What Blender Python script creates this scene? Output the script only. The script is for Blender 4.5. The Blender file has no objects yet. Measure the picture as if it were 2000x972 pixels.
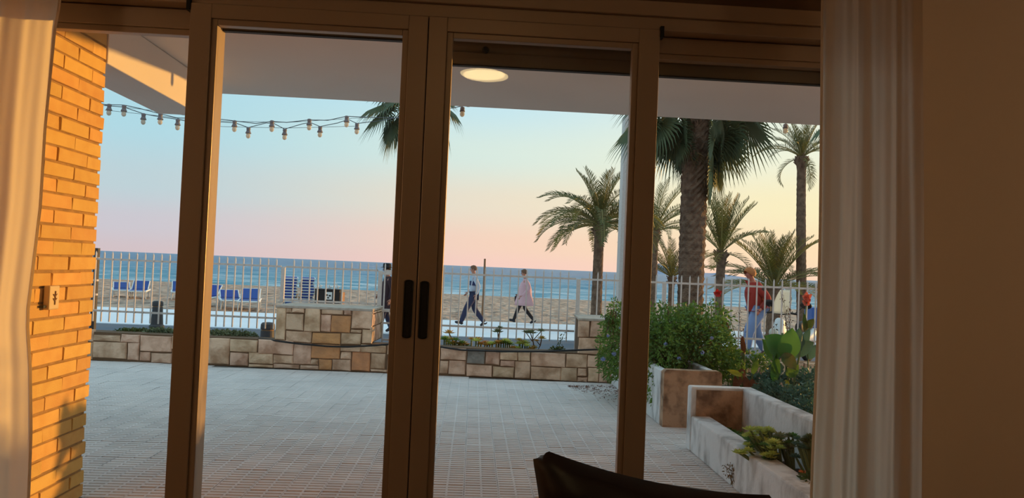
import bpy, bmesh, math, random
import numpy as np
from mathutils import Vector, Matrix, Euler
random.seed(7)
PI = math.pi
D = bpy.data
COL = bpy.context.scene.collection
scn = bpy.context.scene

def srgb(r, g, b):
    def f(c):
        c /= 255.0
        return c / 12.92 if c <= 0.04045 else ((c + 0.055) / 1.055) ** 2.4
    return (f(r), f(g), f(b), 1.0)

# ------------------------------------------------------------------ camera
FPX = 1450.0
ROLL, PITCH, YAW = math.radians(2.4), math.radians(1.45), math.radians(2.9)
CAM = Vector((0, 0, 1.3))
cF = Vector((math.sin(YAW) * math.cos(PITCH), math.cos(YAW) * math.cos(PITCH), math.sin(PITCH)))
_r0 = Vector((math.cos(YAW), -math.sin(YAW), 0)); _u0 = _r0.cross(cF)
cR = math.cos(ROLL) * _r0 + math.sin(ROLL) * _u0
cU = cR.cross(cF)
camd = D.cameras.new('camera'); camd.sensor_width = 36.0; camd.lens = 36.0 * FPX / 2000.0
camd.clip_start = 0.02; camd.clip_end = 60000
cam = D.objects.new('camera', camd); COL.objects.link(cam)
cam.matrix_world = Matrix(((cR.x, cU.x, -cF.x, CAM.x), (cR.y, cU.y, -cF.y, CAM.y), (cR.z, cU.z, -cF.z, CAM.z), (0, 0, 0, 1)))
scn.camera = cam
def ray(x, y): return (x - 1000) / FPX * cR + (486 - y) / FPX * cU + cF
def atY(x, y, Y):
    d = ray(x, y); return CAM + d * (Y / d.y)
def atZ(x, y, Z):
    d = ray(x, y); return CAM + d * ((Z - CAM.z) / d.z)

# ------------------------------------------------------------------ colour management, world, sun
scn.view_settings.view_transform = 'Standard'; scn.view_settings.look = 'None'
scn.view_settings.exposure = 0.24; scn.view_settings.gamma = 1.0; scn.view_settings.use_curve_mapping = False
SUN_AZ, SUN_EL = math.radians(60), math.radians(3.0)
sdir = Vector((math.sin(SUN_AZ) * math.cos(SUN_EL), math.cos(SUN_AZ) * math.cos(SUN_EL), math.sin(SUN_EL)))
sl = D.lights.new('sun', 'SUN'); sl.energy = 3.8; sl.color = (1.0, 0.51, 0.115); sl.angle = math.radians(0.6)
so = D.objects.new('sun', sl); COL.objects.link(so)
so.rotation_euler = (-sdir).to_track_quat('-Z', 'Y').to_euler(); so.location = (30, 20, 12)

world = D.worlds.new('sky'); scn.world = world; world.use_nodes = True
wn, wl = world.node_tree.nodes, world.node_tree.links
wn.clear()
wo = wn.new('ShaderNodeOutputWorld'); bg = wn.new('ShaderNodeBackground'); wl.new(bg.outputs[0], wo.inputs[0])
tc = wn.new('ShaderNodeTexCoord')
sep = wn.new('ShaderNodeSeparateXYZ'); wl.new(tc.outputs['Generated'], sep.inputs[0])
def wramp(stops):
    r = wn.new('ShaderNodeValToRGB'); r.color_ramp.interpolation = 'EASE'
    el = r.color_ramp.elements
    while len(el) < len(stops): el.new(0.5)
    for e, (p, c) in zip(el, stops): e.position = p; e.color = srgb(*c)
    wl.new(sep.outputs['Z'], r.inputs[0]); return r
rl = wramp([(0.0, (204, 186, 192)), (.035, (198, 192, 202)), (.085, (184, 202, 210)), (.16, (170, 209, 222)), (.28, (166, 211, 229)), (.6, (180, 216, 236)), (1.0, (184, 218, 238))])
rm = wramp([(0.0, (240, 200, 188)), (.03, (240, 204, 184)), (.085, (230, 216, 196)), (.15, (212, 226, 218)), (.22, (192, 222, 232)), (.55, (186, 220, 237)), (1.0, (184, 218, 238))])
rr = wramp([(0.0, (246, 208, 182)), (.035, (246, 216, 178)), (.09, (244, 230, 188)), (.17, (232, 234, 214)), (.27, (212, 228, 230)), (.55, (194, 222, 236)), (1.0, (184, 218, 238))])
cmb = wn.new('ShaderNodeCombineXYZ'); wl.new(sep.outputs['X'], cmb.inputs[0]); wl.new(sep.outputs['Y'], cmb.inputs[1])
nrm = wn.new('ShaderNodeVectorMath'); nrm.operation = 'NORMALIZE'; wl.new(cmb.outputs[0], nrm.inputs[0])
dot = wn.new('ShaderNodeVectorMath'); dot.operation = 'DOT_PRODUCT'; wl.new(nrm.outputs[0], dot.inputs[0])
dot.inputs[1].default_value = (math.sin(SUN_AZ), math.cos(SUN_AZ), 0)
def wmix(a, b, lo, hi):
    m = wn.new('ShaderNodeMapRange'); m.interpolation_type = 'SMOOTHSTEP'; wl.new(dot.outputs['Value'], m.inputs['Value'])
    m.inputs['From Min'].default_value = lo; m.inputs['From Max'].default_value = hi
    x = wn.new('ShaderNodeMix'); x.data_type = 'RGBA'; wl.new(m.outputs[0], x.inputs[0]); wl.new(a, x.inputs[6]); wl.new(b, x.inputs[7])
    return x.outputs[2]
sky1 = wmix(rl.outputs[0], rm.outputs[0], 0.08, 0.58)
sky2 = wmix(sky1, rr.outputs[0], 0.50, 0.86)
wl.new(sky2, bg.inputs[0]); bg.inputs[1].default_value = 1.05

# ------------------------------------------------------------------ materials
MAT = {}
def mat(name, col, rough=0.7, var=0.0, nscale=8.0, ncol=None, nmix=0.5, bump=0.0, bscale=40.0, metal=0.0, spec=0.4,
        stretch=(1, 1, 1), transl=0.0, detail=4.0, nlo=.4, nhi=.65, bdist=.01):
    m = D.materials.new(name); m.use_nodes = True; n, l = m.node_tree.nodes, m.node_tree.links
    b = n['Principled BSDF']; b.inputs['Roughness'].default_value = rough; b.inputs['Metallic'].default_value = metal
    b.inputs['Specular IOR Level'].default_value = spec
    c = col if len(col) == 4 else srgb(*col)
    t = n.new('ShaderNodeTexCoord'); mp = n.new('ShaderNodeMapping'); l.new(t.outputs['Object'], mp.inputs[0]); mp.inputs['Scale'].default_value = stretch
    rgb = n.new('ShaderNodeRGB'); rgb.outputs[0].default_value = c; out = rgb.outputs[0]
    oi = n.new('ShaderNodeObjectInfo')
    # offset the texture per object so that copies do not repeat
    ad = n.new('ShaderNodeVectorMath'); ad.operation = 'ADD'; sc = n.new('ShaderNodeVectorMath'); sc.operation = 'SCALE'
    sc.inputs[0].default_value = (7.3, 4.1, 9.7); l.new(oi.outputs['Random'], sc.inputs['Scale']); l.new(mp.outputs[0], ad.inputs[0]); l.new(sc.outputs[0], ad.inputs[1])
    vec = ad.outputs[0]
    if ncol is not None:
        nz = n.new('ShaderNodeTexNoise'); nz.inputs['Scale'].default_value = nscale; nz.inputs['Detail'].default_value = detail; l.new(vec, nz.inputs['Vector'])
        r = n.new('ShaderNodeMapRange'); r.inputs['From Min'].default_value = nlo; r.inputs['From Max'].default_value = nhi; r.inputs['To Max'].default_value = nmix
        l.new(nz.outputs['Fac'], r.inputs['Value'])
        mx = n.new('ShaderNodeMix'); mx.data_type = 'RGBA'; l.new(r.outputs[0], mx.inputs[0]); l.new(out, mx.inputs[6]); mx.inputs[7].default_value = srgb(*ncol); out = mx.outputs[2]
    if var > 0:
        hs = n.new('ShaderNodeHueSaturation'); mr = n.new('ShaderNodeMapRange'); mr.inputs['To Min'].default_value = 1 - var; mr.inputs['To Max'].default_value = 1 + var
        l.new(oi.outputs['Random'], mr.inputs['Value']); l.new(mr.outputs[0], hs.inputs['Value'])
        m2 = n.new('ShaderNodeMath'); m2.operation = 'MULTIPLY'; m2.inputs[1].default_value = 13.7; l.new(oi.outputs['Random'], m2.inputs[0])
        fr = n.new('ShaderNodeMath'); fr.operation = 'FRACT'; l.new(m2.outputs[0], fr.inputs[0])
        m3 = n.new('ShaderNodeMapRange'); m3.inputs['To Min'].default_value = .5 - var * .08; m3.inputs['To Max'].default_value = .5 + var * .08; l.new(fr.outputs[0], m3.inputs['Value']); l.new(m3.outputs[0], hs.inputs['Hue'])
        l.new(out, hs.inputs['Color']); out = hs.outputs[0]
    l.new(out, b.inputs['Base Color'])
    if bump > 0:
        nb = n.new('ShaderNodeTexNoise'); nb.inputs['Scale'].default_value = bscale; nb.inputs['Detail'].default_value = 5; l.new(vec, nb.inputs['Vector'])
        bp = n.new('ShaderNodeBump'); bp.inputs['Strength'].default_value = bump; bp.inputs['Distance'].default_value = bdist; l.new(nb.outputs['Fac'], bp.inputs['Height']); l.new(bp.outputs[0], b.inputs['Normal'])
    if transl > 0:
        tr = n.new('ShaderNodeBsdfTranslucent'); l.new(out, tr.inputs[0]); ms = n.new('ShaderNodeMixShader'); ms.inputs[0].default_value = transl
        l.new(b.outputs[0], ms.inputs[1]); l.new(tr.outputs[0], ms.inputs[2]); l.new(ms.outputs[0], n['Material Output'].inputs[0])
    MAT[name] = m
    return m
mat('aluminium', (170, 150, 131), .38, bump=.02, bscale=300, metal=.25, spec=.4)
mat('shutter_metal', (140, 126, 110), .5, spec=.3)
mat('dark_rubber', (18, 17, 16), .6)
mat('handle_black', (28, 28, 27), .5)
mat('wall_plaster', (228, 208, 182), .9, bump=.05, bscale=60)
mat('ceiling_white', (215, 205, 190), .9)
mat('slab_white', (226, 216, 208), .9, ncol=(214, 204, 196), nscale=1.2, nmix=.5, bump=.05, bscale=30)
mat('curtain_cloth', (238, 224, 204), .95, bump=.15, bscale=400, transl=.8, stretch=(1, 1, 1), spec=.1, bdist=.001)
mat('brick_yellow', (216, 172, 98), .85, var=.10, ncol=(200, 146, 76), nscale=14, nmix=.45, bump=.35, bscale=120, bdist=.004)
mat('mortar', (170, 134, 88), .95, ncol=(120, 96, 70), nscale=20, nmix=.5, bump=.4, bscale=120)
mat('stone', (230, 192, 162), .9, var=.13, ncol=(158, 116, 84), nscale=6, nmix=.75, bump=.7, bscale=22, bdist=.02)
mat('stone_orange', (216, 154, 104), .9, var=.08, ncol=(176, 128, 92), nscale=9, nmix=.6, bump=.7, bscale=22, bdist=.02)
mat('stone_grey', (150, 142, 132), .9, ncol=(95, 92, 88), nscale=9, nmix=.6, bump=.7, bscale=30, bdist=.015)
mat('joint_dark', (112, 86, 64), .95, bump=.4, bscale=60)
mat('cap_mortar', (188, 174, 160), .95, bump=.5, bscale=50, ncol=(150, 136, 120), nscale=15)
mat('tile_grey', (224, 214, 208), .8, var=.05, ncol=(200, 192, 188), nscale=3, nmix=.5, bump=.2, bscale=150)
mat('tile_bed', (150, 144, 138), .95)
mat('white_paint', (216, 204, 196), .5, ncol=(180, 160, 140), nscale=30, nmix=.25)
mat('whitewash', (226, 224, 222), .9, ncol=(128, 122, 116), nscale=8, nmix=.8, bump=.5, bscale=40, stretch=(1, 1, .5), nlo=.45, nhi=.7, detail=8)
mat('weathered_concrete', (186, 150, 120), .95, ncol=(98, 72, 54), nscale=11, nmix=.8, bump=.6, bscale=50, detail=8, nlo=.42, nhi=.68)
mat('soil', (74, 62, 54), 1.0, ncol=(40, 34, 30), nscale=12, nmix=.8, bump=1, bscale=40, bdist=.03)
mat('asphalt', (98, 104, 114), .9, ncol=(84, 90, 100), nscale=.8, bump=.2, bscale=80)
mat('promenade_paving', (240, 242, 246), .7, ncol=(226, 228, 234), nscale=.5, nmix=.5)
mat('sand_beach', (198, 168, 146), 1.0, ncol=(118, 96, 82), nscale=2.6, nmix=.9, bump=1.0, bscale=1.6, bdist=.5, stretch=(1, .45, 1), detail=6)
mat('leather', (24, 10, 9), .5, ncol=(18, 8, 7), nscale=5, nmix=.6, bump=.25, bscale=220, bdist=.001, spec=.35)
mat('trunk_bark', (128, 100, 80), .95, ncol=(84, 62, 48), nscale=9, nmix=.8, bump=.9, bscale=30, bdist=.03)
mat('frond_green', (86, 94, 52), .6, var=.2, ncol=(124, 98, 50), nscale=2, nmix=.5, transl=.25)
mat('frond_yellow', (128, 118, 44), .6, var=.12, ncol=(150, 110, 50), nscale=3, nmix=.6, transl=.35)
mat('fan_green', (92, 108, 80), .5, var=.2, ncol=(120, 120, 76), nscale=3, nmix=.5, transl=.25)
mat('fan_dry', (134, 104, 70), .8, var=.15, transl=.25)
mat('petiole', (140, 128, 72), .6)
mat('leaf_green', (112, 146, 62), .5, ncol=(56, 92, 42), nscale=9, nmix=.8, transl=.3, detail=6)
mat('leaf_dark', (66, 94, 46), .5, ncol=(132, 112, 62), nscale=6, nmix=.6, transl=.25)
mat('leaf_lime', (216, 218, 116), .5, ncol=(150, 174, 84), nscale=7, nmix=.7, transl=.4)
mat('leaf_orange', (212, 150, 76), .5, ncol=(160, 156, 70), nscale=9, nmix=.8, transl=.3)
mat('leaf_greyish', (132, 140, 104), .6, ncol=(70, 84, 62), nscale=9, nmix=.7, transl=.2)
mat('leaf_broad', (92, 140, 66), .45, ncol=(62, 104, 52), nscale=4, nmix=.6, transl=.4)
mat('leaf_blue', (86, 122, 104), .45, ncol=(66, 100, 84), nscale=4, nmix=.6, transl=.3)
mat('leaf_yellow', (176, 176, 56), .5, transl=.4)
mat('leaf_dry', (122, 70, 44), .8, ncol=(84, 52, 36), nscale=9, nmix=.7, transl=.2)
mat('stem_brown', (110, 84, 60), .8)
mat('stem_green', (98, 112, 70), .6)
mat('flower_blue', (160, 172, 226), .6, transl=.3)
mat('flower_red', (200, 52, 44), .5, transl=.3)
mat('flower_coral', (226, 118, 96), .5, transl=.3)
mat('flower_orange', (220, 130, 60), .5, transl=.3)
mat('wood_pole', (150, 112, 84), .85, bump=.3, bscale=60)
mat('cable_black', (22, 22, 24), .5)
mat('wire_grey', (86, 96, 104), .6)
mat('bulb_holder', (120, 116, 120), .6)
mat('plastic_white', (226, 226, 224), .45)
mat('fabric_blue', (40, 70, 142), .7, var=.1)
mat('fabric_navy', (34, 44, 84), .8)
mat('box_dark', (34, 30, 30), .7)
mat('bollard_metal', (66, 62, 62), .6)
mat('skin', (190, 128, 104), .55)
mat('skin_ruddy', (206, 122, 98), .55)
mat('hair_ginger', (190, 112, 58), .7)
mat('hair_brown', (120, 84, 62), .8)
mat('cloth_red', (168, 46, 36), .8, bump=.3, bscale=20, bdist=.02)
mat('cloth_brown', (64, 44, 38), .8)
mat('cloth_jeans', (132, 152, 192), .85, bump=.3, bscale=20, bdist=.02)
mat('cloth_maroon', (62, 40, 46), .85, bump=.3, bscale=20, bdist=.02)
mat('cloth_black', (30, 30, 36), .8)
mat('cloth_navy', (44, 48, 74), .85, bump=.3, bscale=18, bdist=.02)
mat('cloth_grey', (186, 186, 196), .85, bump=.3, bscale=18, bdist=.02)
mat('cloth_pink', (216, 168, 172), .9, bump=.5, bscale=16, bdist=.03)
mat('shoe_dark', (32, 32, 40), .6)
mat('shoe_brown', (110, 80, 66), .6)
mat('hill_haze', (150, 158, 180), 1.0, ncol=(136, 146, 170), nscale=.002)  # distance haze is put into this bluish colour
mat('plate_beige', (214, 190, 150), .6)
mat('plate_relief', (150, 112, 76), .7)
mat('metal_chrome', (150, 150, 150), .3, metal=.8)
mat('blue_paint', (60, 100, 170), .5)
mat('windshield', (232, 234, 224), .4, transl=.5)
mat('glass_bulb', (236, 232, 220), .15, transl=.5)
# glass: a clear pane that lets light straight through and mirrors a little more towards grazing
gm = D.materials.new('window_glass'); gm.use_nodes = True; gn, gl = gm.node_tree.nodes, gm.node_tree.links; gn.clear()
go = gn.new('ShaderNodeOutputMaterial'); gms = gn.new('ShaderNodeMixShader'); gt = gn.new('ShaderNodeBsdfTransparent'); gg = gn.new('ShaderNodeBsdfGlossy')
gt.inputs[0].default_value = (.985, .99, .985, 1); gg.inputs['Roughness'].default_value = 0.0
lw = gn.new('ShaderNodeLayerWeight'); lw.inputs[0].default_value = .5
gp = gn.new('ShaderNodeMath'); gp.operation = 'POWER'; gp.inputs[1].default_value = 5; gl.new(lw.outputs['Facing'], gp.inputs[0])
gr = gn.new('ShaderNodeMapRange'); gr.inputs['To Min'].default_value = .022; gr.inputs['To Max'].default_value = .9; gl.new(gp.outputs[0], gr.inputs['Value'])
gl.new(gr.outputs[0], gms.inputs[0]); gl.new(gt.outputs[0], gms.inputs[1]); gl.new(gg.outputs[0], gms.inputs[2]); gl.new(gms.outputs[0], go.inputs[0]); MAT['window_glass'] = gm
# lamp disc
em = D.materials.new('lamp_glow'); em.use_nodes = True; e = em.node_tree.nodes['Principled BSDF']
e.inputs['Base Color'].default_value = (.9, .8, .6, 1); e.inputs['Emission Color'].default_value = (1.0, .72, .33, 1); e.inputs['Emission Strength'].default_value = 12.0; MAT['lamp_glow'] = em
em2 = D.materials.new('fill_glow'); em2.use_nodes = True; e = em2.node_tree.nodes['Principled BSDF']  # glow of the added fill lamps that light the room
e.inputs['Base Color'].default_value = (.9, .8, .6, 1); e.inputs['Emission Color'].default_value = (1.0, .72, .48, 1); e.inputs['Emission Strength'].default_value = 10.0; MAT['fill_glow'] = em2
# sea
sm = mat('sea_water', (34, 104, 132), .3, spec=.22); n, l = sm.node_tree.nodes, sm.node_tree.links; b = n['Principled BSDF']
t = n.new('ShaderNodeTexCoord'); mp = n.new('ShaderNodeMapping'); l.new(t.outputs['Object'], mp.inputs[0]); mp.inputs['Scale'].default_value = (.22, .55, 1)
w1 = n.new('ShaderNodeTexNoise'); w1.inputs['Scale'].default_value = .9; w1.inputs['Detail'].default_value = 7; w1.inputs['Roughness'].default_value = .6; l.new(mp.outputs[0], w1.inputs['Vector'])
bp = n.new('ShaderNodeBump'); bp.inputs['Strength'].default_value = 1; bp.inputs['Distance'].default_value = 2.2; l.new(w1.outputs['Fac'], bp.inputs['Height']); l.new(bp.outputs[0], b.inputs['Normal'])
sx = n.new('ShaderNodeSeparateXYZ'); l.new(t.outputs['Object'], sx.inputs[0])
dm = n.new('ShaderNodeMapRange'); dm.inputs['From Min'].default_value = 74; dm.inputs['From Max'].default_value = 400; l.new(sx.outputs['Y'], dm.inputs['Value'])
dc = n.new('ShaderNodeValToRGB'); dc.color_ramp.elements[0].color = srgb(70, 150, 172); dc.color_ramp.elements[1].color = srgb(20, 92, 140)
e2 = dc.color_ramp.elements.new(.3); e2.color = srgb(40, 124, 162); l.new(dm.outputs[0], dc.inputs[0])
mp2 = n.new('ShaderNodeMapping'); l.new(t.outputs['Object'], mp2.inputs[0]); mp2.inputs['Scale'].default_value = (.07, .30, 1)
fo = n.new('ShaderNodeTexNoise'); fo.inputs['Scale'].default_value = 1.3; fo.inputs['Detail'].default_value = 8; fo.inputs['Roughness'].default_value = .68; l.new(mp2.outputs[0], fo.inputs['Vector'])
fm = n.new('ShaderNodeMapRange'); fm.inputs['From Min'].default_value = .47; fm.inputs['From Max'].default_value = .62; l.new(fo.outputs['Fac'], fm.inputs['Value'])
fy = n.new('ShaderNodeMapRange'); fy.inputs['From Min'].default_value = 78; fy.inputs['From Max'].default_value = 135; fy.inputs['To Min'].default_value = 1; fy.inputs['To Max'].default_value = .26; l.new(sx.outputs['Y'], fy.inputs['Value'])
fmu = n.new('ShaderNodeMath'); fmu.operation = 'MULTIPLY'; l.new(fm.outputs[0], fmu.inputs[0]); l.new(fy.outputs[0], fmu.inputs[1])
fx = n.new('ShaderNodeMix'); fx.data_type = 'RGBA'; l.new(fmu.outputs[0], fx.inputs[0]); l.new(dc.outputs[0], fx.inputs[6]); fx.inputs[7].default_value = srgb(226, 232, 236); l.new(fx.outputs[2], b.inputs['Base Color'])

# ------------------------------------------------------------------ builders
ORG = {}
class MB:
    """collects geometry in world coordinates, built as ONE mesh object"""
    def __init__(s): s.v = []; s.f = []; s.mi = []
    def add(s, vs, fs, mi=0):
        o = len(s.v); s.v += [tuple(v) for v in vs]; s.f += [tuple(o + i for i in f) for f in fs]; s.mi += [mi] * len(fs); return s
    def box(s, x0, x1, y0, y1, z0, z1, M=None, mi=0):
        vs = [Vector((x, y, z)) for z in (z0, z1) for x, y in ((x0, y0), (x1, y0), (x1, y1), (x0, y1))]
        if M is not None: vs = [M @ v for v in vs]
        return s.add(vs, [(0, 3, 2, 1), (4, 5, 6, 7), (0, 1, 5, 4), (1, 2, 6, 5), (2, 3, 7, 6), (3, 0, 4, 7)], mi)
    def tube(s, pts, r, seg=8, cap=True, mi=0, sx=1.0):
        pts = [Vector(p) for p in pts]; n = len(pts); rs = r if isinstance(r, (list, tuple)) else [r] * n
        ring = []; ref = Vector((0, 0, 1)); o = len(s.v); vs = []
        for i, p in enumerate(pts):
            t = (pts[min(i + 1, n - 1)] - pts[max(i - 1, 0)]).normalized()
            if abs(t.dot(ref)) > .95: ref = Vector((1, 0, 0)) if abs(t.x) < .9 else Vector((0, 1, 0))
            a = t.cross(ref).normalized(); b = a.cross(t)
            for k in range(seg):
                q = 2 * PI * k / seg; vs.append(p + rs[i] * (a * math.cos(q) * sx + b * math.sin(q)))
        fs = [(i * seg + k, i * seg + (k + 1) % seg, (i + 1) * seg + (k + 1) % seg, (i + 1) * seg + k) for i in range(n - 1) for k in range(seg)]
        if cap: fs += [tuple(range(seg - 1, -1, -1)), tuple((n - 1) * seg + k for k in range(seg))]
        return s.add(vs, fs, mi)
    def lathe(s, c, prof, seg=16, mi=0, M=None):
        vs = []; n = len(prof)
        for r, z in prof:
            for k in range(seg):
                q = 2 * PI * k / seg; v = Vector((r * math.cos(q), r * math.sin(q), z))
                vs.append((M @ v if M is not None else v) + Vector(c))
        fs = [(i * seg + k, i * seg + (k + 1) % seg, (i + 1) * seg + (k + 1) % seg, (i + 1) * seg + k) for i in range(n - 1) for k in range(seg)]
        fs += [tuple(range(seg - 1, -1, -1)), tuple((n - 1) * seg + k for k in range(seg))]
        return s.add(vs, fs, mi)
    def build(s, name, mats, parent=None, smooth=False, loc=None, bevel=0, **props):
        me = D.meshes.new(name)
        org = Vector(ORG[parent.name]) if (parent is not None and parent.name in ORG) else Vector(loc or (0, 0, 0))
        lo = Vector(loc) if loc is not None else org
        me.from_pydata([(v[0] - lo.x, v[1] - lo.y, v[2] - lo.z) for v in s.v], [], s.f)
        if isinstance(mats, str): mats = [mats]
        for m in mats: me.materials.append(MAT[m])
        if len(mats) > 1: me.polygons.foreach_set('material_index', s.mi)
        if smooth: me.polygons.foreach_set('use_smooth', [True] * len(s.f))
        me.update()
        o = D.objects.new(name, me); COL.objects.link(o)
        o.location = lo - org if parent is not None else lo
        if parent is not None: o.parent = parent
        ORG[o.name] = tuple(lo)
        if bevel:
            md = o.modifiers.new('bevel', 'BEVEL'); md.width = bevel; md.segments = 2; md.limit_method = 'ANGLE'
        for k, v in props.items(): o[k] = v
        return o
def tag(o, label, cat, group=None):
    o['label'] = label; o['category'] = cat
    if group: o['group'] = group
    return o
def empty(name, loc, label=None, cat=None, group=None, kind=None):
    o = D.objects.new(name, None); COL.objects.link(o); o.location = loc; o.empty_display_size = .1; ORG[o.name] = tuple(loc)
    if label: tag(o, label, cat, group)
    if kind: o['kind'] = kind
    return o
def child_copy(src, parent, loc, rot=None, name=None):
    c = src.copy(); COL.objects.link(c); c.parent = parent; c.location = Vector(loc) - Vector(ORG[parent.name])
    if rot is not None: c.rotation_euler = rot
    ORG[c.name] = tuple(loc)
    return c
def mesh_only(mb, name, mats):
    me = D.meshes.new(name); me.from_pydata([tuple(v) for v in mb.v], [], mb.f)
    if isinstance(mats, str): mats = [mats]
    for m in mats: me.materials.append(MAT[m])
    if len(mats) > 1: me.polygons.foreach_set('material_index', mb.mi)
    me.update(); return me
def place(me, name, parent, loc, rot=(0, 0, 0), scale=None):
    """link a shared mesh as a part; loc in world coordinates (parent unrotated)"""
    o = D.objects.new(name, me); COL.objects.link(o); o.parent = parent
    o.location = Vector(loc) - (Vector(ORG[parent.name]) if parent is not None else Vector((0, 0, 0))); o.rotation_euler = rot
    if scale is not None: o.scale = scale
    ORG[o.name] = tuple(loc); return o
def copy_tree(o, parent=None):
    c = o.copy(); COL.objects.link(c); c.parent = parent
    for ch in [x for x in D.objects if x.parent == o]: copy_tree(ch, c)
    return c
# ================================================================== ROOM SHELL
FY = 2.45
m = MB(); m.box(-2.9, 3.2, -3.2, 2.7, -.12, .04); m.build('floor', 'leather', kind='structure')
D.objects['floor'].data.materials[0] = mat('floor_tile', (120, 84, 60), .5, ncol=(96, 66, 48), nscale=4)
m = MB(); m.box(-2.9, 3.2, -3.2, 2.60, 2.56, 2.68); m.build('ceiling', 'ceiling_white', kind='structure')
m = MB(); m.box(-2.9, -2.75, -3.2, 2.40, .04, 2.56); m.build('wall_left', 'wall_plaster', kind='structure')
m = MB(); m.box(3.05, 3.2, -3.2, 2.40, .04, 2.56); m.build('wall_right', 'wall_plaster', kind='structure')
m = MB(); m.box(-2.9, 3.2, -3.35, -3.2, .04, 2.56); m.build('wall_back', 'wall_plaster', kind='structure')
m = MB(); m.box(-2.9, -1.9, 2.40, 2.66, .04, 2.56); m.box(1.38, 3.2, 2.40, 2.66, .04, 2.56); m.box(-1.9, 1.38, 2.62, 2.66, 2.22, 2.56)
m.build('wall_front', 'wall_plaster', kind='structure')
mat('box_panel_shaded', (96, 72, 50), .6)  # recess shade over the beige panel is put into this brown
m = MB(); m.box(-1.9, 1.38, 2.47, 2.62, 2.215, 2.56); m.build('trim_1', 'box_panel_shaded', kind='structure', label='panel of the shutter box above the sliding doors, recess shade in its brown')
# outer frame: head, sill, jambs
fr = empty('trim_2', (-.2, 2.5, .04), kind='structure'); fr['label'] = 'bronze aluminium outer frame around the sliding doors'
m = MB(); m.box(-1.9, 1.38, 2.445, 2.62, 2.165, 2.215); m.box(-1.9, 1.38, 2.46, 2.62, 2.122, 2.165); m.build('head', 'aluminium', fr, bevel=.003)
m = MB(); m.box(-1.9, 1.38, 2.44, 2.62, .04, .065); m.build('sill', 'aluminium', fr)
for x0, x1 in ((-1.9, -1.85), (1.33, 1.38)):
    m = MB(); m.box(x0, x1, 2.445, 2.62, .065, 2.122); m.build('jamb', 'aluminium', fr, bevel=.002)

def leaf(name, x0, x1, y0, sl, sr, ztop, rail, label, handles=None, depth=.045, bead=.02, corner=None, tilt=0):
    e = empty(name, ((x0 + x1) / 2, y0, .065), kind='structure'); e['label'] = label
    zb = .07; brail = .09
    for a, b, c in ((x0, x0 + sl, 1), (x1 - sr, x1, -1)):
        m = MB()
        if c == 1: m.box(a, b - bead, y0, y0 + depth, zb, ztop); m.box(b - bead, b, y0 + .007, y0 + depth - .006, zb + brail - bead, ztop - rail + bead)
        else: m.box(a + bead, b, y0, y0 + depth, zb, ztop); m.box(a, a + bead, y0 + .007, y0 + depth - .006, zb + brail - bead, ztop - rail + bead)
        m.build('stile', 'aluminium', e, bevel=.0025)
    for a, b, c in ((ztop - rail, ztop, 1), (zb, zb + brail, -1)):
        m = MB()
        if c == 1: m.box(x0 + sl - bead, x1 - sr + bead, y0 + .0006, y0 + depth, a + bead, b); m.box(x0 + sl, x1 - sr, y0 + .007, y0 + depth - .006, a, a + bead)
        else: m.box(x0 + sl - bead, x1 - sr + bead, y0 + .0006, y0 + depth, a, b - bead); m.box(x0 + sl, x1 - sr, y0 + .007, y0 + depth - .006, b - bead, b)
        m.build('rail', 'aluminium', e, bevel=.0025)
    # double glazing, the outer pane a hair out of parallel
    for yy, tl in ((y0 + .018, 0), (y0 + .032, tilt)):
        M = Matrix.Translation((0, yy, 1.1)) @ Matrix.Rotation(math.radians(tl), 4, 'X') @ Matrix.Rotation(math.radians(tl * 1.4), 4, 'Z') @ Matrix.Translation((0, -yy, -1.1))
        m = MB(); m.box(x0 + sl - .006, x1 - sr + .006, yy, yy + .003, zb + brail - .006, ztop - rail + .006, M=M); m.build('glass_pane', 'window_glass', e)
    if handles:
        hx0, hx1, hz0, hz1 = handles
        m = MB(); r = (hx1 - hx0) / 2; cx = (hx0 + hx1) / 2; out = []
        for i in range(13): a = PI * i / 12; out.append((cx + r * math.cos(a), hz1 - r * .5 + r * .5 * math.sin(a)))
        for i in range(13): a = PI + PI * i / 12; out.append((cx + r * math.cos(a), hz0 + r * .5 + r * .5 * math.sin(a)))
        n = len(out)
        vs = [(x, y0 - .004, z) for x, z in out] + [(cx + (x - cx) * .78, y0 - .007, (hz0 + hz1) / 2 + (z - (hz0 + hz1) / 2) * .965) for x, z in out] + [(x, y0 + .001, z) for x, z in out]
        vs += [(cx + (x - cx) * .70, y0 - .0045, (hz0 + hz1) / 2 + (z - (hz0 + hz1) / 2) * .95) for x, z in out]
        fs = [(i, n + i, n + (i + 1) % n, (i + 1) % n) for i in range(n)] + [(2 * n + i, i, (i + 1) % n, 2 * n + (i + 1) % n) for i in range(n)]
        fs += [(n + i, 3 * n + i, 3 * n + (i + 1) % n, n + (i + 1) % n) for i in range(n)] + [tuple(3 * n + i for i in range(n))]
        m.add(vs, fs); m.build('recessed_handle', 'handle_black', e)
    if corner:
        for cx in corner:
            m = MB(); m.box(cx - .006, cx + .006, y0 - .004, y0 + .03, ztop - .025, ztop + .012); m.build('corner_cap', 'dark_rubber', e)
    return e
leaf('window_1', -1.85, -.893, 2.52, .06, .055, 2.118, .085, 'fixed pane beside the brick wall', depth=.05)
leaf('window_2', .522, 1.33, 2.52, .060, .06, 2.118, .075, 'fixed pane in front of the planters', depth=.05)
leaf('door_1', -.957, -.1845, FY, .088, .083, 2.120, .067, 'left sliding door leaf', handles=(-.225, -.194, 1.056, 1.247), corner=(-.963,))
leaf('door_2', -.1815, .593, FY, .081, .090, 2.120, .067, 'right sliding door leaf', handles=(-.173, -.142, 1.055, 1.245), corner=(.599,), tilt=.19)
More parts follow.
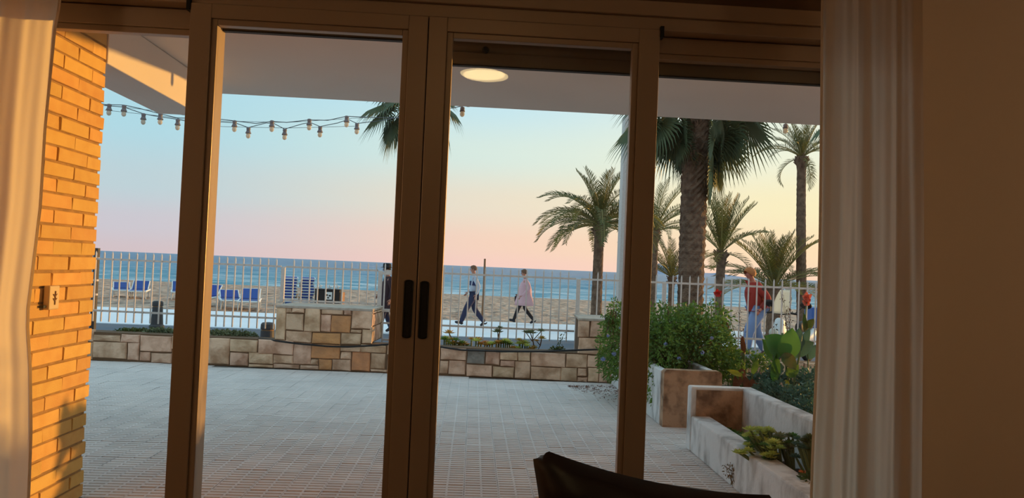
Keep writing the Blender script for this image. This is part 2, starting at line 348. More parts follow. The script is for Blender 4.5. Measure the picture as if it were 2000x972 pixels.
m = MB(); m.box(-.188, -.178, FY + .012, FY + .04, .075, 2.118); m.build('trim_3', 'dark_rubber', kind='structure', label='dark brush seal between the two sliding leaves')

# roller shutters just below their boxes
def shutter(x0, x1, z0, label, knobs):
    e = empty('roller_shutter', ((x0 + x1) / 2, 2.6, z0)); tag(e, label, 'shutter', None)
    m = MB(); m.box(x0, x1, 2.592, 2.606, z0, z0 + .046); m.build('bottom_bar', 'shutter_metal', e, bevel=.003)
    m = MB(); m.box(x0, x1, 2.588, 2.610, z0 - .004, z0 + .0005); m.build('rubber_strip', 'dark_rubber', e)
    zz = z0 + .047
    while zz < 2.21:
        n = 5; vs = []; h = .042
        for i in range(n + 1):
            a = i / n; vs += [(x0, 2.6 - .006 * math.sin(PI * a), zz + h * a), (x1, 2.6 - .006 * math.sin(PI * a), zz + h * a)]
        o = len(vs)
        for i in range(n + 1):
            a = i / n; vs += [(x0, 2.606 - .006 * math.sin(PI * a), zz + h * a), (x1, 2.606 - .006 * math.sin(PI * a), zz + h * a)]
        fs = [(2 * i, 2 * i + 1, 2 * i + 3, 2 * i + 2) for i in range(n)] + [(o + 2 * i + 1, o + 2 * i, o + 2 * i + 2, o + 2 * i + 3) for i in range(n)]
        m = MB(); m.add(vs, fs); m.build('slat', 'shutter_metal', e, smooth=True); zz += .0435
    for kx in knobs:
        m = MB(); m.lathe((kx, 2.575, z0 + .050), [(.012, 0), (.013, .006), (.009, .016), (.007, .018)], 12, M=Matrix.Rotation(PI / 2, 4, 'X') @ Matrix.Translation((0, 0, -.002)))
        m.box(kx - .004, kx + .004, 2.575, 2.592, z0 + .044, z0 + .052); m.build('stopper', 'dark_rubber', e)
shutter(-1.84, -.195, 2.078, 'rolled-up shutter edge above the left half of the window, beside the brick wall', [])
shutter(-.165, 1.325, 2.004, 'lower hanging brown shutter edge above the right half with round stoppers', [.009, 1.222])
m = MB()
for x in (-1.848, -.19, -.885, .52 + .0, 1.305): pass
for a, b in ((-1.85, -1.84), (-.935, -.898), (.530, .590), (1.325, 1.335)):
    m.box(a, b, 2.575, 2.618, .065, 2.122)
m.build('trim_4', 'aluminium', kind='structure', label='shutter guide rails behind the frames', bevel=.002)

# ceiling lamp: round glowing disc above the camera
e = empty('ceiling_lamp', (.025, .26, 2.56), 'round flat ceiling lamp glowing warm, seen mirrored in the right door pane', 'lamp')
m = MB(); m.lathe((.025, .26, 0), [(.150, 2.558), (.153, 2.53), (.150, 2.512), (.143, 2.508)], 48); m.build('lamp_rim', 'plastic_white', e, smooth=False)
m = MB(); m.lathe((.025, .26, 0), [(.142, 2.509), (.140, 2.503), (.10, 2.500), (.02, 2.499)], 48); m.build('lamp_diffuser', 'lamp_glow', e)

# two fill lamps added out of view on the side walls to light the room
for x_, sgn, y_, w_ in ((-2.75, 1, .85, 'left'), (3.05, -1, .55, 'right')):
    e = empty('fill_lamp', (x_, y_, 1.75), 'unseen warm fill lamp added on the %s wall of the room' % w_, 'lamp')
    m = MB(); m.box(min(x_, x_ + sgn * .02), max(x_, x_ + sgn * .02), y_ - .05, y_ + .05, 1.66, 1.84); m.tube([(x_ + sgn * .02, y_, 1.70), (x_ + sgn * .10, y_, 1.70)], .01, 8); m.build('bracket', 'metal_chrome', e)
    m = MB(); m.lathe((x_ + sgn * .12, y_, 0), [(.055, 1.64), (.085, 1.66), (.10, 1.80), (.085, 1.90), (.04, 1.91)], 24); m.build('fill_shade', 'fill_glow', e, smooth=True)
# ------------------------------------------------------------------ curtains
def curtain(xa, xb, Y, amp, folds, name, label, phase=0, curl=0.0, z0=.06, z1=2.54, NX=120, NZ=40, lean=None):
    vs = []
    for j in range(NZ + 1):
        t = j / NZ; z = z0 + (z1 - z0) * t
        a0, b0 = xa(z), xb(z)
        for i in range(NX + 1):
            u = i / NX
            w = amp * (.75 * math.sin(2 * PI * folds * u + phase + .5 * math.sin(2.2 * z)) + .35 * math.sin(2 * PI * folds * 2.3 * u + 1.1 * z + phase * 2) + .1 * math.sin(2 * PI * folds * 5.1 * u - z))
            w *= .8 + .35 * (1 - t)
            vs.append((a0 + (b0 - a0) * u + .25 * amp * math.cos(2 * PI * folds * u + phase), Y + w, z))
    fs = [(j * (NX + 1) + i, j * (NX + 1) + i + 1, (j + 1) * (NX + 1) + i + 1, (j + 1) * (NX + 1) + i) for j in range(NZ) for i in range(NX)]
    m = MB(); m.add(vs, fs); 
    e = empty(name, ((xa(0) + xb(0)) / 2, Y, .04), label, 'curtain')
    o = m.build('cloth_panel', 'curtain_cloth', e, smooth=True)
    m = MB(); hm = []
    side = NX if xb(0) < 0 else 0
    pts = [Vector(vs[j * (NX + 1) + side]) for j in range(NZ + 1)]
    m.tube(pts, .004, 6); m.build('side_hem', 'curtain_cloth', e, smooth=True)
    m = MB(); m.box(min(xa(0), xb(0)) - .02, max(xa(0), xb(0)) + .02, Y - .02, Y + .02, 2.535, 2.558); m.build('curtain_track', 'plastic_white', e)
def lerp_edge(pts, Y):
    q = sorted([(atY(x, y, Y).z, atY(x, y, Y).x) for x, y in pts])
    def f(z):
        if z <= q[0][0]: return q[0][1]
        for (z0, x0), (z1, x1) in zip(q, q[1:]):
            if z <= z1: return x0 + (x1 - x0) * (z - z0) / (z1 - z0)
        return q[-1][1]
    return f
curtain(lambda z: -1.87, lerp_edge([(116, 0), (106, 50), (97, 140), (86, 250), (77, 400), (60, 540), (50, 620), (56, 720), (57, 850), (52, 972)], 2.37), 2.385, .012, 2.6, 'curtain',
        'cream curtain at the left edge beside the brick wall, glowing orange in the low sun', phase=.9)
curtain(lerp_edge([(1612, 0), (1610, 200), (1606, 450), (1600, 650), (1588, 900), (1586, 972)], 2.22), lerp_edge([(1796, 0), (1800, 486), (1798, 972)], 2.22), 2.22, .020, 2.4, 'curtain',
        'shaded cream curtain hanging on the right against the bare wall', phase=2.2)

# ------------------------------------------------------------------ leather sofa
sf = empty('leather_sofa', (.75, .95, .04), 'dark brown leather sofa whose back cushion rises at the bottom of the view', 'sofa')
Yc = 1.22
TLc, TRc, BLc, BRc = (Vector((p.x, 0, p.z)) for p in (atY(1034, 866, Yc), atY(1540, 966, Yc), atY(1044, 1300, Yc), atY(1560, 1330, Yc)))
m = MB(); NX, NZ = 40, 30
for sgn in (1, -1):
    for j in range(NZ + 1):
        for i in range(NX + 1):
            a, b = i / NX, j / NZ; u, v = 2 * a - 1, 2 * b - 1
            P = (TLc * (1 - a) + TRc * a) * b + (BLc * (1 - a) + BRc * a) * (1 - b)
            k = max(0, 1 - abs(u) ** 3) ** .45 * max(0, 1 - abs(v) ** 3) ** .45
            # rounded ear corners, seams pulled in between them
            P = P + Vector((u * -.020 * (abs(v) ** 6) * 0 - u * .018 * (1 - v * v), 0, -v * .022 * (1 - u * u)))
            c_ = max(0, abs(u) - .86) / .14 * max(0, abs(v) - .86) / .14; P = P - Vector((u * .022 * c_, 0, v * .022 * c_))
            wr = (.0035 * math.sin(10 * u + 4 * v) + .003 * math.sin(23 * v - 6 * u) + .006 * math.sin(7 * (u - v))) * k
            m.v.append((P.x, Yc + .05 * (1 - b) * 0 - sgn * -1 * (.085 * k + wr) , P.z))
N1 = (NX + 1) * (NZ + 1)
for s_ in (0, 1):
    for j in range(NZ):
        for i in range(NX):
            a = s_ * N1 + j * (NX + 1) + i; q = (a, a + 1, a + NX + 2, a + NX + 1); m.f.append(q[::-1] if not s_ else q); m.mi.append(0)
o = m.build('back_cushion', 'leather', sf, smooth=True)
def rbox(name, x0, x1, y0, y1, z0, z1, par, mt, bev):
    m = MB(); m.box(x0, x1, y0, y1, z0, z1); o = m.build(name, mt, par, bevel=bev); o.modifiers['bevel'].segments = 4; return o
rbox('backrest', -.02, 1.55, 1.36, 1.55, .12, .77, sf, 'leather', .05)
rbox('seat_cushion', .12, 1.40, .62, 1.34, .25, .44, sf, 'leather', .05)
rbox('base', .05, 1.48, .60, 1.36, .12, .245, sf, 'leather', .02)
rbox('armrest', -.04, .115, .60, 1.355, .12, .60, sf, 'leather', .05); rbox('armrest', 1.405, 1.57, .60, 1.355, .12, .60, sf, 'leather', .05)
for x in (.02, 1.5):
    for y in (.66, 1.48):
        m = MB(); m.lathe((x, y, 0), [(.02, .04), (.025, .122)], 10); m.build('leg', 'cable_black', sf)

# ================================================================== TERRACE SHELL
e = empty('balcony_slab', (0, 4.2, 2.57), kind='structure'); e['label'] = 'pale rendered balcony slab above the terrace'
m = MB(); m.box(-6.5, 7.5, 2.665, 5.92, 2.57, 2.85); m.build('slab', 'slab_white', e, bevel=.008)
m = MB(); m.box(-2.31, -2.0, 4.052, 5.44, 2.30, 2.568); m.build('beam', 'slab_white', e, bevel=.006)
m = MB(); m.box(-6.5, 7.5, 2.665, 5.92, 2.86, 5.5); 
# --- brick wall, brick by brick
bw = empty('wall_1', (-2.15, 3.36, 0), kind='structure'); bw['label'] = 'yellow brick side wall of the terrace'
PITCH_B, BL, BH = .0745, .262, .0635
m = MB(); m.box(-2.29, -2.012, 2.67, 4.035, 0, 2.565); m.build('mortar_core', 'mortar', bw)
bmes = []
for k in range(5):
    rr_ = random.Random(k); m = MB(); L = BL - .004; h = BH
    j = lambda: rr_.uniform(-.0016, .0016)
    # front face towards +X with a chamfered worn edge
    y0, y1 = -L / 2, L / 2; vs = []
    for x, ins in ((-.03, 0), (0, 0), (.003, .003)):
        for (yy, zz) in ((y0 + ins, ins), (y1 - ins, ins), (y1 - ins, h - ins), (y0 + ins, h - ins)): vs.append((x + j(), yy + j(), zz + j()))
    fs = []
    for i in range(2):
        for q in range(4): a = i * 4 + q; b_ = i * 4 + (q + 1) % 4; fs.append((a, b_, b_ + 4, a + 4))
    fs += [(8, 9, 10, 11), (3, 2, 1, 0)]
    m.add(vs, fs); bmes.append(mesh_only(m, 'brick', 'brick_yellow'))
row = 0; z = 2.31 + PITCH_B * 3 + .005
while z > -.03:
    end = 4.05; off = 0 if row % 2 == 0 else .5; first = .53 if row % 2 else 1.0
    y = end
    fr_ = random.Random(row * 7 + 1)
    y -= fr_.uniform(-.006, .008); f1 = first
    while y > 2.75:
        ln = BL * f1; yc = y - ln / 2
        place(random.choice(bmes), 'brick', bw, (-2.008 + random.uniform(-.003, .004), yc, z), (random.uniform(-.004, .004), random.uniform(-.015, .015), random.uniform(-.01, .01)),
              (1, (ln - .004) / (BL - .004), 1 + random.uniform(-.03, .03)))
        y -= ln; f1 = 1.0
    z -= PITCH_B; row += 1
# brick returns on the end face
# wall plate with a relief motif
wp_ = empty('wall_plate', (-1.99, 3.625, 1.068), 'small beige plate with a dark twig relief, fixed on the yellow brick wall', 'wall plate')
m = MB(); m.box(-2.002, -1.972, 3.583, 3.667, 1.012, 1.125); m.build('plate', 'plate_beige', wp_, bevel=.006)
m = MB(); m.tube([(-1.969, 3.625, 1.035), (-1.969, 3.627, 1.10)], .0025, 6)
for s_, z_ in ((1, 1.06), (-1, 1.06), (1, 1.08), (-1, 1.08)): m.tube([(-1.969, 3.625, z_ - .008), (-1.969, 3.625 + s_ * .014, z_ + .006)], .002, 6)
m.build('relief', 'plate_relief', wp_)
m = MB(); m.box(-2.004, -1.985, 3.560, 3.582, 1.022, 1.034); m.build('cable_clip', 'cable_black', wp_)

# --- terrace paving
ter = empty('terrace', (0, 6, 0), kind='structure'); ter['label'] = 'grey grooved tile paving of the terrace'
m = MB(); m.box(-7, 5.2, 2.6, 9.4, -.12, -.007); m.build('paving_bed', 'tile_bed', ter)
def tile_geo(m, x, y, z=0, S=.198, jit=0):
    h = S / 2; g = .008
    vs = [(x - h, y - h, z - g), (x + h, y - h, z - g), (x + h, y + h, z - g), (x - h, y + h, z - g)]; m.add(vs, [(0, 1, 2, 3)])
    for a, b in ((-h, -h + .006), (-.006, .006), (h - .006, h)):
        m.add([(x + a, y - h, z), (x + b, y - h, z), (x + b, y + h, z), (x + a, y + h, z)], [(0, 1, 2, 3)])
    for c0, c1 in ((-h + .006, -.006), (.006, h - .006)):
        for k in range(4):
            a = y - h + .004 + k * .0495; b = a + .034; A = x + c0; B = x + c1
            m.add([(A, a, z), (B, a, z), (B, b, z), (A, b, z), (A, a - .004, z - g), (B, a - .004, z - g), (B, b + .004, z - g), (A, b + .004, z - g)],
                  [(0, 1, 2, 3), (4, 5, 1, 0), (3, 2, 6, 7)])
tm = MB(); tile_geo(tm, 0, 0); tmesh = mesh_only(tm, 'tile', 'tile_grey')
stuff = MB(); nt = 0
for iy in range(33):
    y = 2.75 + .2 * iy
    for ix in range(-33, 25):
        x = .2 * ix + .1
        if x < -2.02 and y < 4.0: continue
        if y > 8.62 - .0676 * (x - 1.642) + .02: continue
        if 1.75 < x and y < 5.5 and x < 2.14 : continue
        # is it inside the picture?
        d = Vector((x, y, 0)) - CAM; zz = d.dot(cF); px = 1000 + FPX * d.dot(cR) / zz; py = 486 - FPX * d.dot(cU) / zz
        if y < 6.25 and 130 < px < 1460 and py < 985 and nt < 300:
            place(tmesh, 'tile', ter, (x + random.uniform(-.0008, .0008), y, random.uniform(-.0012, .0012)), (random.uniform(-.003, .003), random.uniform(-.003, .003), random.choice((0, PI)) + random.uniform(-.003, .003))); nt += 1
        elif px > 60 and px < 1800: tile_geo(stuff, x, y, random.uniform(-.0015, .0015))
stuff.build('tile', 'tile_grey', ter, kind='stuff')

# --- low stone wall, stone by stone, in its own slightly turned plane
WA = Vector((-4.336, 9.053, 0)); WB = Vector((1.642, 8.649, 0)); WT = (WB - WA).normalized(); WN = Vector((-WT.y, WT.x, 0))   # WN points away from the house
def wpt(s, off, z): p = WA + WT * s + WN * off; return Vector((p.x, p.y, z))
def wpx(x, y, off=0.0):
    d = ray(x, y); t = ((WA + WN * off - CAM).dot(WN)) / d.dot(WN); p = CAM + d * t
    return (p - WA).dot(WT), p.z
def wallbox(m, s0, s1, o0, o1, z0, z1):
    vs = [wpt(s, o, z) for z in (z0, z1) for s, o in ((s0, o0), (s1, o0), (s1, o1), (s0, o1))]
    return m.add(vs, [(0, 3, 2, 1), (4, 5, 6, 7), (0, 1, 5, 4), (1, 2, 6, 5), (2, 3, 7, 6), (3, 0, 4, 7)])
def stone_piece(par, s0, s1, z0, z1, mt, base=.012, thick=.04, name='stone'):
    g = .0022; s0 += g; s1 -= g; z0 += g; z1 -= g
    if s1 - s0 < .02 or z1 - z0 < .015: return
    R_ = random.Random(int((s0 * 977 + z0 * 3331) * 10)); ju = lambda a: R_.uniform(-a, a)
    cor = [(s0 + ju(.006), z0 + ju(.004)), (s1 + ju(.006), z0 + ju(.004)), (s1 + ju(.006), z1 + ju(.004)), (s0 + ju(.006), z1 + ju(.004))]
    cs, cz = (s0 + s1) / 2, (z0 + z1) / 2
    # eight-point outline: corners and mid edges, chipped
    out = []
    for i in range(4):
        a, b = cor[i], cor[(i + 1) % 4]; out.append(a); out.append(((a[0] + b[0]) / 2 + ju(.004), (a[1] + b[1]) / 2 + ju(.004)))
    vs = []
    for off, k in ((base + thick, 0), (base - .002, 0), (base - .014 + ju(.004), .012)):
        for (a, c) in out:
            d = Vector((cs - a, cz - c)); L = max(d.length, .001); q = k / L
            vs.append(wpt(a + d.x * q, off + (ju(.003) if k else 0), c + d.y * q))
    vs.append(wpt(cs, base - .020 + ju(.006), cz))
    fs = []
    for r_ in range(2):
        for i in range(8): fs.append((r_ * 8 + i, r_ * 8 + (i + 1) % 8, (r_ + 1) * 8 + (i + 1) % 8, (r_ + 1) * 8 + i))
    fs += [(16 + i, 16 + (i + 1) % 8, 24) for i in range(8)]
    m = MB(); m.add(vs, fs); m.build(name, mt, par)
def stones_px(par, lst, ox, oy, sc, dark=(), orange=()):
    for i, (a, b, c, d) in enumerate(lst):
        xm, ym = ox + sc * (a + c) / 2, oy + sc * (b + d) / 2
        s0, _ = wpx(ox + sc * a, ym); s1, _ = wpx(ox + sc * c, ym); _, z1 = wpx(xm, oy + sc * b); _, z0 = wpx(xm, oy + sc * d)
        stone_piece(par, s0, s1, max(z0, .0), z1, 'stone_grey' if i in dark else ('stone_orange' if i in orange else 'stone'))
lw_ = empty('wall_2', tuple(wpt(3.3, .1, 0)), kind='structure'); lw_['label'] = 'low wall of cut beige stones closing the terrace'
m = MB(); wallbox(m, -2.6, 13.0, .014, .24, 0, .335); m.build('wall_core', 'joint_dark', lw_)
stones_px(lw_, [(545,10,707,50),(710,8,822,55),(825,15,1012,110),(545,52,745,150),(747,58,820,160),(822,112,885,165),(887,118,1010,178),(1012,22,1215,100),(1012,102,1110,180),(1112,102,1215,184)], 0, 650, .3314)
stones_px(lw_, [(10,625,165,803),(168,635,355,720),(168,725,295,812),(357,640,600,735),(298,725,463,800),(465,738,598,797),(294,803,460,824),(462,801,640,830),(602,660,720,803),(642,808,768,838),
  (722,668,918,765),(717,768,770,806),(772,768,858,842),(861,770,990,845),(920,682,1055,716),(920,719,993,770),(996,722,1118,850),(1057,672,1225,724),(1122,728,1222,833),(1122,836,1235,856),
  (1237,672,1330,740),(1237,742,1300,855),(1302,742,1400,858),(1332,674,1480,740)], 400, 480, .288, orange=(10, 12, 16))
stones_px(lw_, [(390,648,555,722),(557,655,672,748),(676,665,765,752),(768,665,878,722),(881,665,960,728),(962,676,1180,765),(1182,685,1320,770),(1322,692,1388,770),(385,725,438,808),(440,725,550,815),
  (553,752,715,828),(717,764,856,832),(768,725,858,762),(860,731,957,840),(960,766,1150,850),(1152,768,1255,860),(1257,773,1318,826),(1322,772,1390,862),(1257,829,1320,862),(1392,745,1490,868),(1392,692,1490,742),
  (285,640,386,720),(260,723,382,806)], 740, 480, .3086, dark=(1,))
# the stretch behind the planters, and left of the brick corner
def random_stones(par, sa, sb, z0, z1):
    s = sa
    while s < sb - .08:
        w = random.uniform(.16, .34)
        if s + w > sb - .1: w = sb - s
        zc = z0 + (z1 - z0) * random.uniform(.4, .65)
        if random.random() < .25: stone_piece(par, s, s + w, z0, z1, 'stone')
        else:
            stone_piece(par, s, s + w, z0, zc, 'stone')
            if w > .26:
                k = random.uniform(.35, .6); stone_piece(par, s, s + w * k, zc, z1, 'stone'); stone_piece(par, s + w * k, s + w, zc, z1, 'stone_orange' if random.random() < .2 else 'stone')
            else: stone_piece(par, s, s + w, zc, z1, 'stone')
        s += w
s_right = wpx(1205, 700)[0]; random_stones(lw_, s_right, 9.6, .0, .335)
s_left = wpx(181, 670)[0]; random_stones(lw_, -1.2, s_left, .0, .36)
# pillars
def pillar(name, s0, s1, stones, ox, oy, sc, label, orange=(), dep=.72, top=.735):
    e = empty('wall_3', tuple(wpt((s0 + s1) / 2, .3, .3)), kind='structure'); e['label'] = label
    m = MB(); wallbox(m, s0 + .01, s1 - .012, .016, dep, .338, top - .02); m.build('pillar_core', 'joint_dark', e)
    stones_px(e, stones, ox, oy, sc, orange=orange)
    m = MB(); R_ = random.Random(4); n = 14
    wallbox(m, s0 - .006, s1 + .004, -.008, dep + .01, top - .02, top + .012); m.build('cap', 'cap_mortar', e, bevel=.008)
    # broken stone faces on the side towards the sun
    z = .345
    while z < top - .05:
        h = random.uniform(.12, .2); h = min(h, top - .022 - z); o_ = 0
        while o_ < dep - .05:
            w = random.uniform(.16, .3); w = min(w, dep - o_)
            vs = [wpt(s1 - .02, o_ + .004, z + .004), wpt(s1 - .02, o_ + w - .004, z + .004), wpt(s1 - .02, o_ + w - .004, z + h - .004), wpt(s1 - .02, o_ + .004, z + h - .004)]
            vs += [wpt(s1 + random.uniform(-.002, .01), o_ + a, z + b) for a, b in ((.008, .008), (w - .008, .008), (w - .008, h - .008), (.008, h - .008))] + [wpt(s1 + .014, o_ + w / 2, z + h / 2)]
            mm = MB(); mm.add(vs, [(0, 1, 5, 4), (1, 2, 6, 5), (2, 3, 7, 6), (3, 0, 4, 7), (4, 5, 8), (5, 6, 8), (6, 7, 8), (7, 4, 8)]); mm.build('stone', 'stone', e); o_ += w
        z += h
    return e
p1 = (wpx(539, 600)[0], wpx(727, 610)[0])
pillar('', p1[0], p1[1], [(480,415,545,640),(548,415,590,455),(592,415,672,455),(550,458,668,572),(676,415,782,580),(788,418,938,463),(941,430,993,468),(784,468,853,582),(856,472,988,588),(996,428,1135,563),
  (548,577,722,655),(725,590,920,666),(988,567,1062,590),(924,593,1060,668),(1066,567,1135,662),(1090,567,1135,600)][:15], 400, 480, .288, 'stone pillar with a pale cap left of the middle frame', orange=(8, 11))
p2s = wpx(1130, 640)[0]
pillar('', p2s, p2s + 1.1, [(1262,468,1335,578),(1338,470,1440,580),(1262,581,1400,684),(1402,583,1500,684),(1443,472,1530,580),(1503,583,1600,690),(1533,475,1600,580)], 740, 480, .3086, 'stone pillar half hidden behind the flowering shrub', dep=.72, top=.735)

# black hose draped along the wall
hp = [(505, 660, 6), (545, 666, -.03), (584, 671, -.03), (640, 676, -.03), (680, 677, -.03), (735, 674, -.03), (780, 670, -.03), (840, 674, -.02), (900, 683, -.02), (980, 686, -.03), (1060, 686, -.03), (1110, 684, -.03), (1169, 682, -.03), (1230, 684, -.03)]
pts = []
for x, y, o_ in hp:
    o2 = .10 if o_ == 6 else o_; s, z = wpx(x, y, o2); pts.append(wpt(s, o2, z))
m = MB(); sm_ = []
for i in range(len(pts) - 1):
    for k in range(4): sm_.append(pts[i].lerp(pts[i + 1], k / 4))
sm_.append(pts[-1]); m.tube(sm_, .011, 8)
tag(m.build('garden_hose', 'cable_black', smooth=True, loc=tuple(pts[3])), 'black hose draped in front of the low stone wall', 'hose')

# --- planters
pa = empty('planter', (1.9, 7.4, 0), 'weathered brown concrete planter holding the flowering shrub', 'planter')
YA1 = 8.60
def rounded_front(m, x0, x1, y0, y1, z0, z1, r=.035):
    out = [(x0, z0), (x1, z0)]
    for i in range(6): a = PI / 2 * i / 5; out.append((x1 - r + r * math.cos(a), z1 - r + r * math.sin(a)))
    for i in range(6): a = PI / 2 + PI / 2 * i / 5; out.append((x0 + r + r * math.cos(a), z1 - r + r * math.sin(a)))
    n = len(out); vs = [(x, y0, z) for x, z in out] + [(x, y1, z) for x, z in out]
    m.add(vs, [tuple(range(n)), tuple(range(2 * n - 1, n - 1, -1))] + [(i, n + i, n + (i + 1) % n, (i + 1) % n) for i in range(n)])
m = MB(); rounded_front(m, 1.662, 2.165, 6.28, 6.37, 0, .487); m.build('front_wall', 'weathered_concrete', pa)
m = MB(); m.box(1.655, 1.73, 6.372, YA1, 0, .470); m.build('side_wall', 'whitewash', pa, bevel=.01)
m = MB(); m.box(2.10, 2.165, 6.372, YA1, 0, .470); m.build('side_wall', 'whitewash', pa, bevel=.01)
m = MB(); m.box(1.731, 2.099, 6.372, YA1, .0, .40); m.build('soil', 'soil', pa)
pb = empty('planter', (1.9, 4.2, 0), 'long whitewashed trough planter with open top and succulents', 'planter')
m = MB(); m.box(1.655, 1.80, 2.8, 5.45, 0, .262); m.build('side_wall', 'whitewash', pb, bevel=.012)
m = MB(); m.box(1.652, 2.06, 5.452, 5.555, 0, .475); m.build('end_wall', 'whitewash', pb, bevel=.012)
m = MB(); m.box(1.69, 2.035, 5.444, 5.4505, .10, .455); m.build('stained_face', 'weathered_concrete', pb)
m = MB(); m.box(2.04, 2.145, 2.8, 5.56, 0, .472); m.build('side_wall', 'whitewash', pb, bevel=.012)
m = MB(); nx, ny = 8, 60; vs = []
for j in range(ny + 1):
    for i in range(nx + 1): vs.append((1.801 + .238 * i / nx, 2.8 + 2.64 * j / ny, .125 + .02 * math.sin(5 * j * .3 + i) + random.uniform(-.01, .012)))
m.add(vs, [(j * (nx + 1) + i, j * (nx + 1) + i + 1, (j + 1) * (nx + 1) + i + 1, (j + 1) * (nx + 1) + i) for j in range(ny) for i in range(nx)]); m.build('soil', 'soil', pb, kind='stuff')
# garden bed right of the planters
m = MB(); nx, ny = 40, 50; vs = []
for j in range(ny + 1):
    for i in range(nx + 1): vs.append((2.17 + 3.0 * i / nx, 2.9 + 5.62 * j / ny - .0 * i, .05 + random.uniform(-.012, .014)))
m.add(vs, [(j * (nx + 1) + i, j * (nx + 1) + i + 1, (j + 1) * (nx + 1) + i + 1, (j + 1) * (nx + 1) + i) for j in range(ny) for i in range(nx)])
m.build('garden_bed', 'soil', kind='structure', label='dark earth bed right of the planters')
# bed between low wall and fence
m = MB(); nx, ny = 120, 6; vs = []
for j in range(ny + 1):
    for i in range(nx + 1): vs.append(wpt(-2.6 + 15.6 * i / nx, .242 + .42 * j / ny, .30 - .04 * j / ny + random.uniform(-.012, .014)))
m.add(vs, [(j * (nx + 1) + i, j * (nx + 1) + i + 1, (j + 1) * (nx + 1) + i + 1, (j + 1) * (nx + 1) + i) for j in range(ny) for i in range(nx)])
m.build('planting_strip', 'soil', kind='structure', label='narrow strip of earth behind the low stone wall')

# ================================================================== FENCE
FO = .60
def fence(label, s0, s1, zb, group_bars=True, rails=(1.195, .54), pitch=.1045, phase=0, posts=(), tipz=1.298, name='metal_fence', extra=None):
    e = empty(name, tuple(wpt((s0 + s1) / 2, FO, zb)), label, 'fence')
    for z in rails:
        m = MB(); wallbox(m, s0, s1, FO - .008, FO + .008, z - .012, z + .012); m.build('rail', 'white_paint', e)
    m = MB(); r = .0075; h = tipz - zb
    vs = [(x, y, z) for z in (0, h - .03) for x, y in ((-r, -r), (r, -r), (r, r), (-r, r))] + [(0, 0, h)]
    m.add(vs, [(3, 2, 1, 0), (0, 1, 5, 4), (1, 2, 6, 5), (2, 3, 7, 6), (3, 0, 4, 7), (4, 5, 8), (5, 6, 8), (6, 7, 8), (7, 4, 8)])
    me = mesh_only(m, 'bar', 'white_paint'); a = math.atan2(WT.y, WT.x)
    s = s0 + phase
    while s < s1:
        if all(abs(s - p) > .045 for p in posts): place(me, 'bar', e, wpt(s, FO - .0155, zb), (0, 0, a + random.uniform(-.05, .05)))
        s += pitch
    for p, zp0 in ((p, .0) for p in posts):
        m = MB(); wallbox(m, p - .024, p + .024, FO - .02, FO + .02, zb - .0 if zb > .6 else -.1, rails[0] + .0); m.build('post', 'white_paint', e, bevel=.003)
    return e
sp = lambda x, y: wpx(x, y, FO)[0]
s552, s742, s1128 = sp(552, 560), sp(742, 560), sp(1128, 600)
fence('white bar fence section seen left of and behind the left frame post', sp(186, 560), s552 - .03, .405)
fence('white bar fence section standing on the first stone pillar', s552 + .03, s742 - .03, .752, rails=(1.195, .775), posts=(s552, s742))
s865 = sp(850, 560)
g = fence('narrow white gate between the first pillar and the middle frame', s742 + .06, s865 - .03, .30, rails=(1.195, .54, .33), name='metal_gate', posts=())
g['category'] = 'gate'
for z in (1.165, .70):
    m = MB(); wallbox(m, s742 + .025, s742 + .14, FO - .03, FO + .0, z - .018, z + .018); m.build('hinge_bracket', 'white_paint', g)
m = MB(); wallbox(m, s742 + .05, s742 + .065, FO - .01, FO + .01, .3, 1.23); m.build('gate_stile', 'white_paint', g); m = MB(); wallbox(m, s865 - .045, s865 - .03, FO - .01, FO + .01, .3, 1.23); m.build('gate_stile', 'white_paint', g)
fence('white bar fence section behind the two walkers', s865, s1128 - .03, .405, posts=(s865,))
fence('white bar fence section right of the second pillar, behind shrub and red-topped person', s1128 + .03, sp(1750, 600), .405, posts=(s1128, sp(1296, 600)))
# dark end post beside the bricks
e = empty('end_post', tuple(wpt(sp(182, 560), FO, -.35)), 'dark post with white brackets at the fence end beside the brick corner', 'post')
m = MB(); sa = sp(180, 560); wallbox(m, sa - .035, sa + .02, FO + .05, FO + .10, -.35, 1.33); m.build('post', 'bollard_metal', e)
for z in (1.20, .92, .74, .54):
    m = MB(); wallbox(m, sa - .06, sa + .05, FO + .012, FO + .05, z - .012, z + .012); m.build('bracket', 'white_paint', e)
# ================================================================== PROMENADE, BEACH, SEA, HEADLAND
GZ = -.35
m = MB(); m.box(-60, 60, 8.0, 17.4, GZ - .3, GZ - .004); m.build('road', 'asphalt', kind='structure', label='bluish grey path in front of the pale promenade')
m = MB(); m.box(-60, 60, 17.4, 22.5, GZ - .3, GZ); m.build('promenade', 'promenade_paving', kind='structure', label='pale smooth seaside promenade')
m = MB(); m.box(-60, 60, 17.36, 17.44, GZ - .2, GZ + .015); m.build('kerb', 'promenade_paving', kind='structure')
def shore(x): return 76.0 - .11 * x
def sandz(x, y):
    ys = shore(x); t = (y - 22.5) / (ys - 22.5)
    return GZ - .02 - 1.28 * max(0, min(1.15, t)) ** 1.1
m = MB(); xs = [-75 + 1.5 * i for i in range(101)]; yy = [22.5 * (1.0145 ** k) for k in range(0, 92)]
R_ = random.Random(3)
vs = [(x + R_.uniform(-.3, .3), y if j == 0 else y + R_.uniform(-.08, .08), sandz(x, y) + (R_.uniform(-.03, .03) if 0 < j < 80 else 0)) for j, y in enumerate(yy) for x in xs]
nx = len(xs)
m.add(vs, [(j * nx + i, j * nx + i + 1, (j + 1) * nx + i + 1, (j + 1) * nx + i) for j in range(len(yy) - 1) for i in range(nx - 1)])
o = m.build('beach', 'sand_beach', kind='structure', label='pale brown sandy beach', smooth=True)
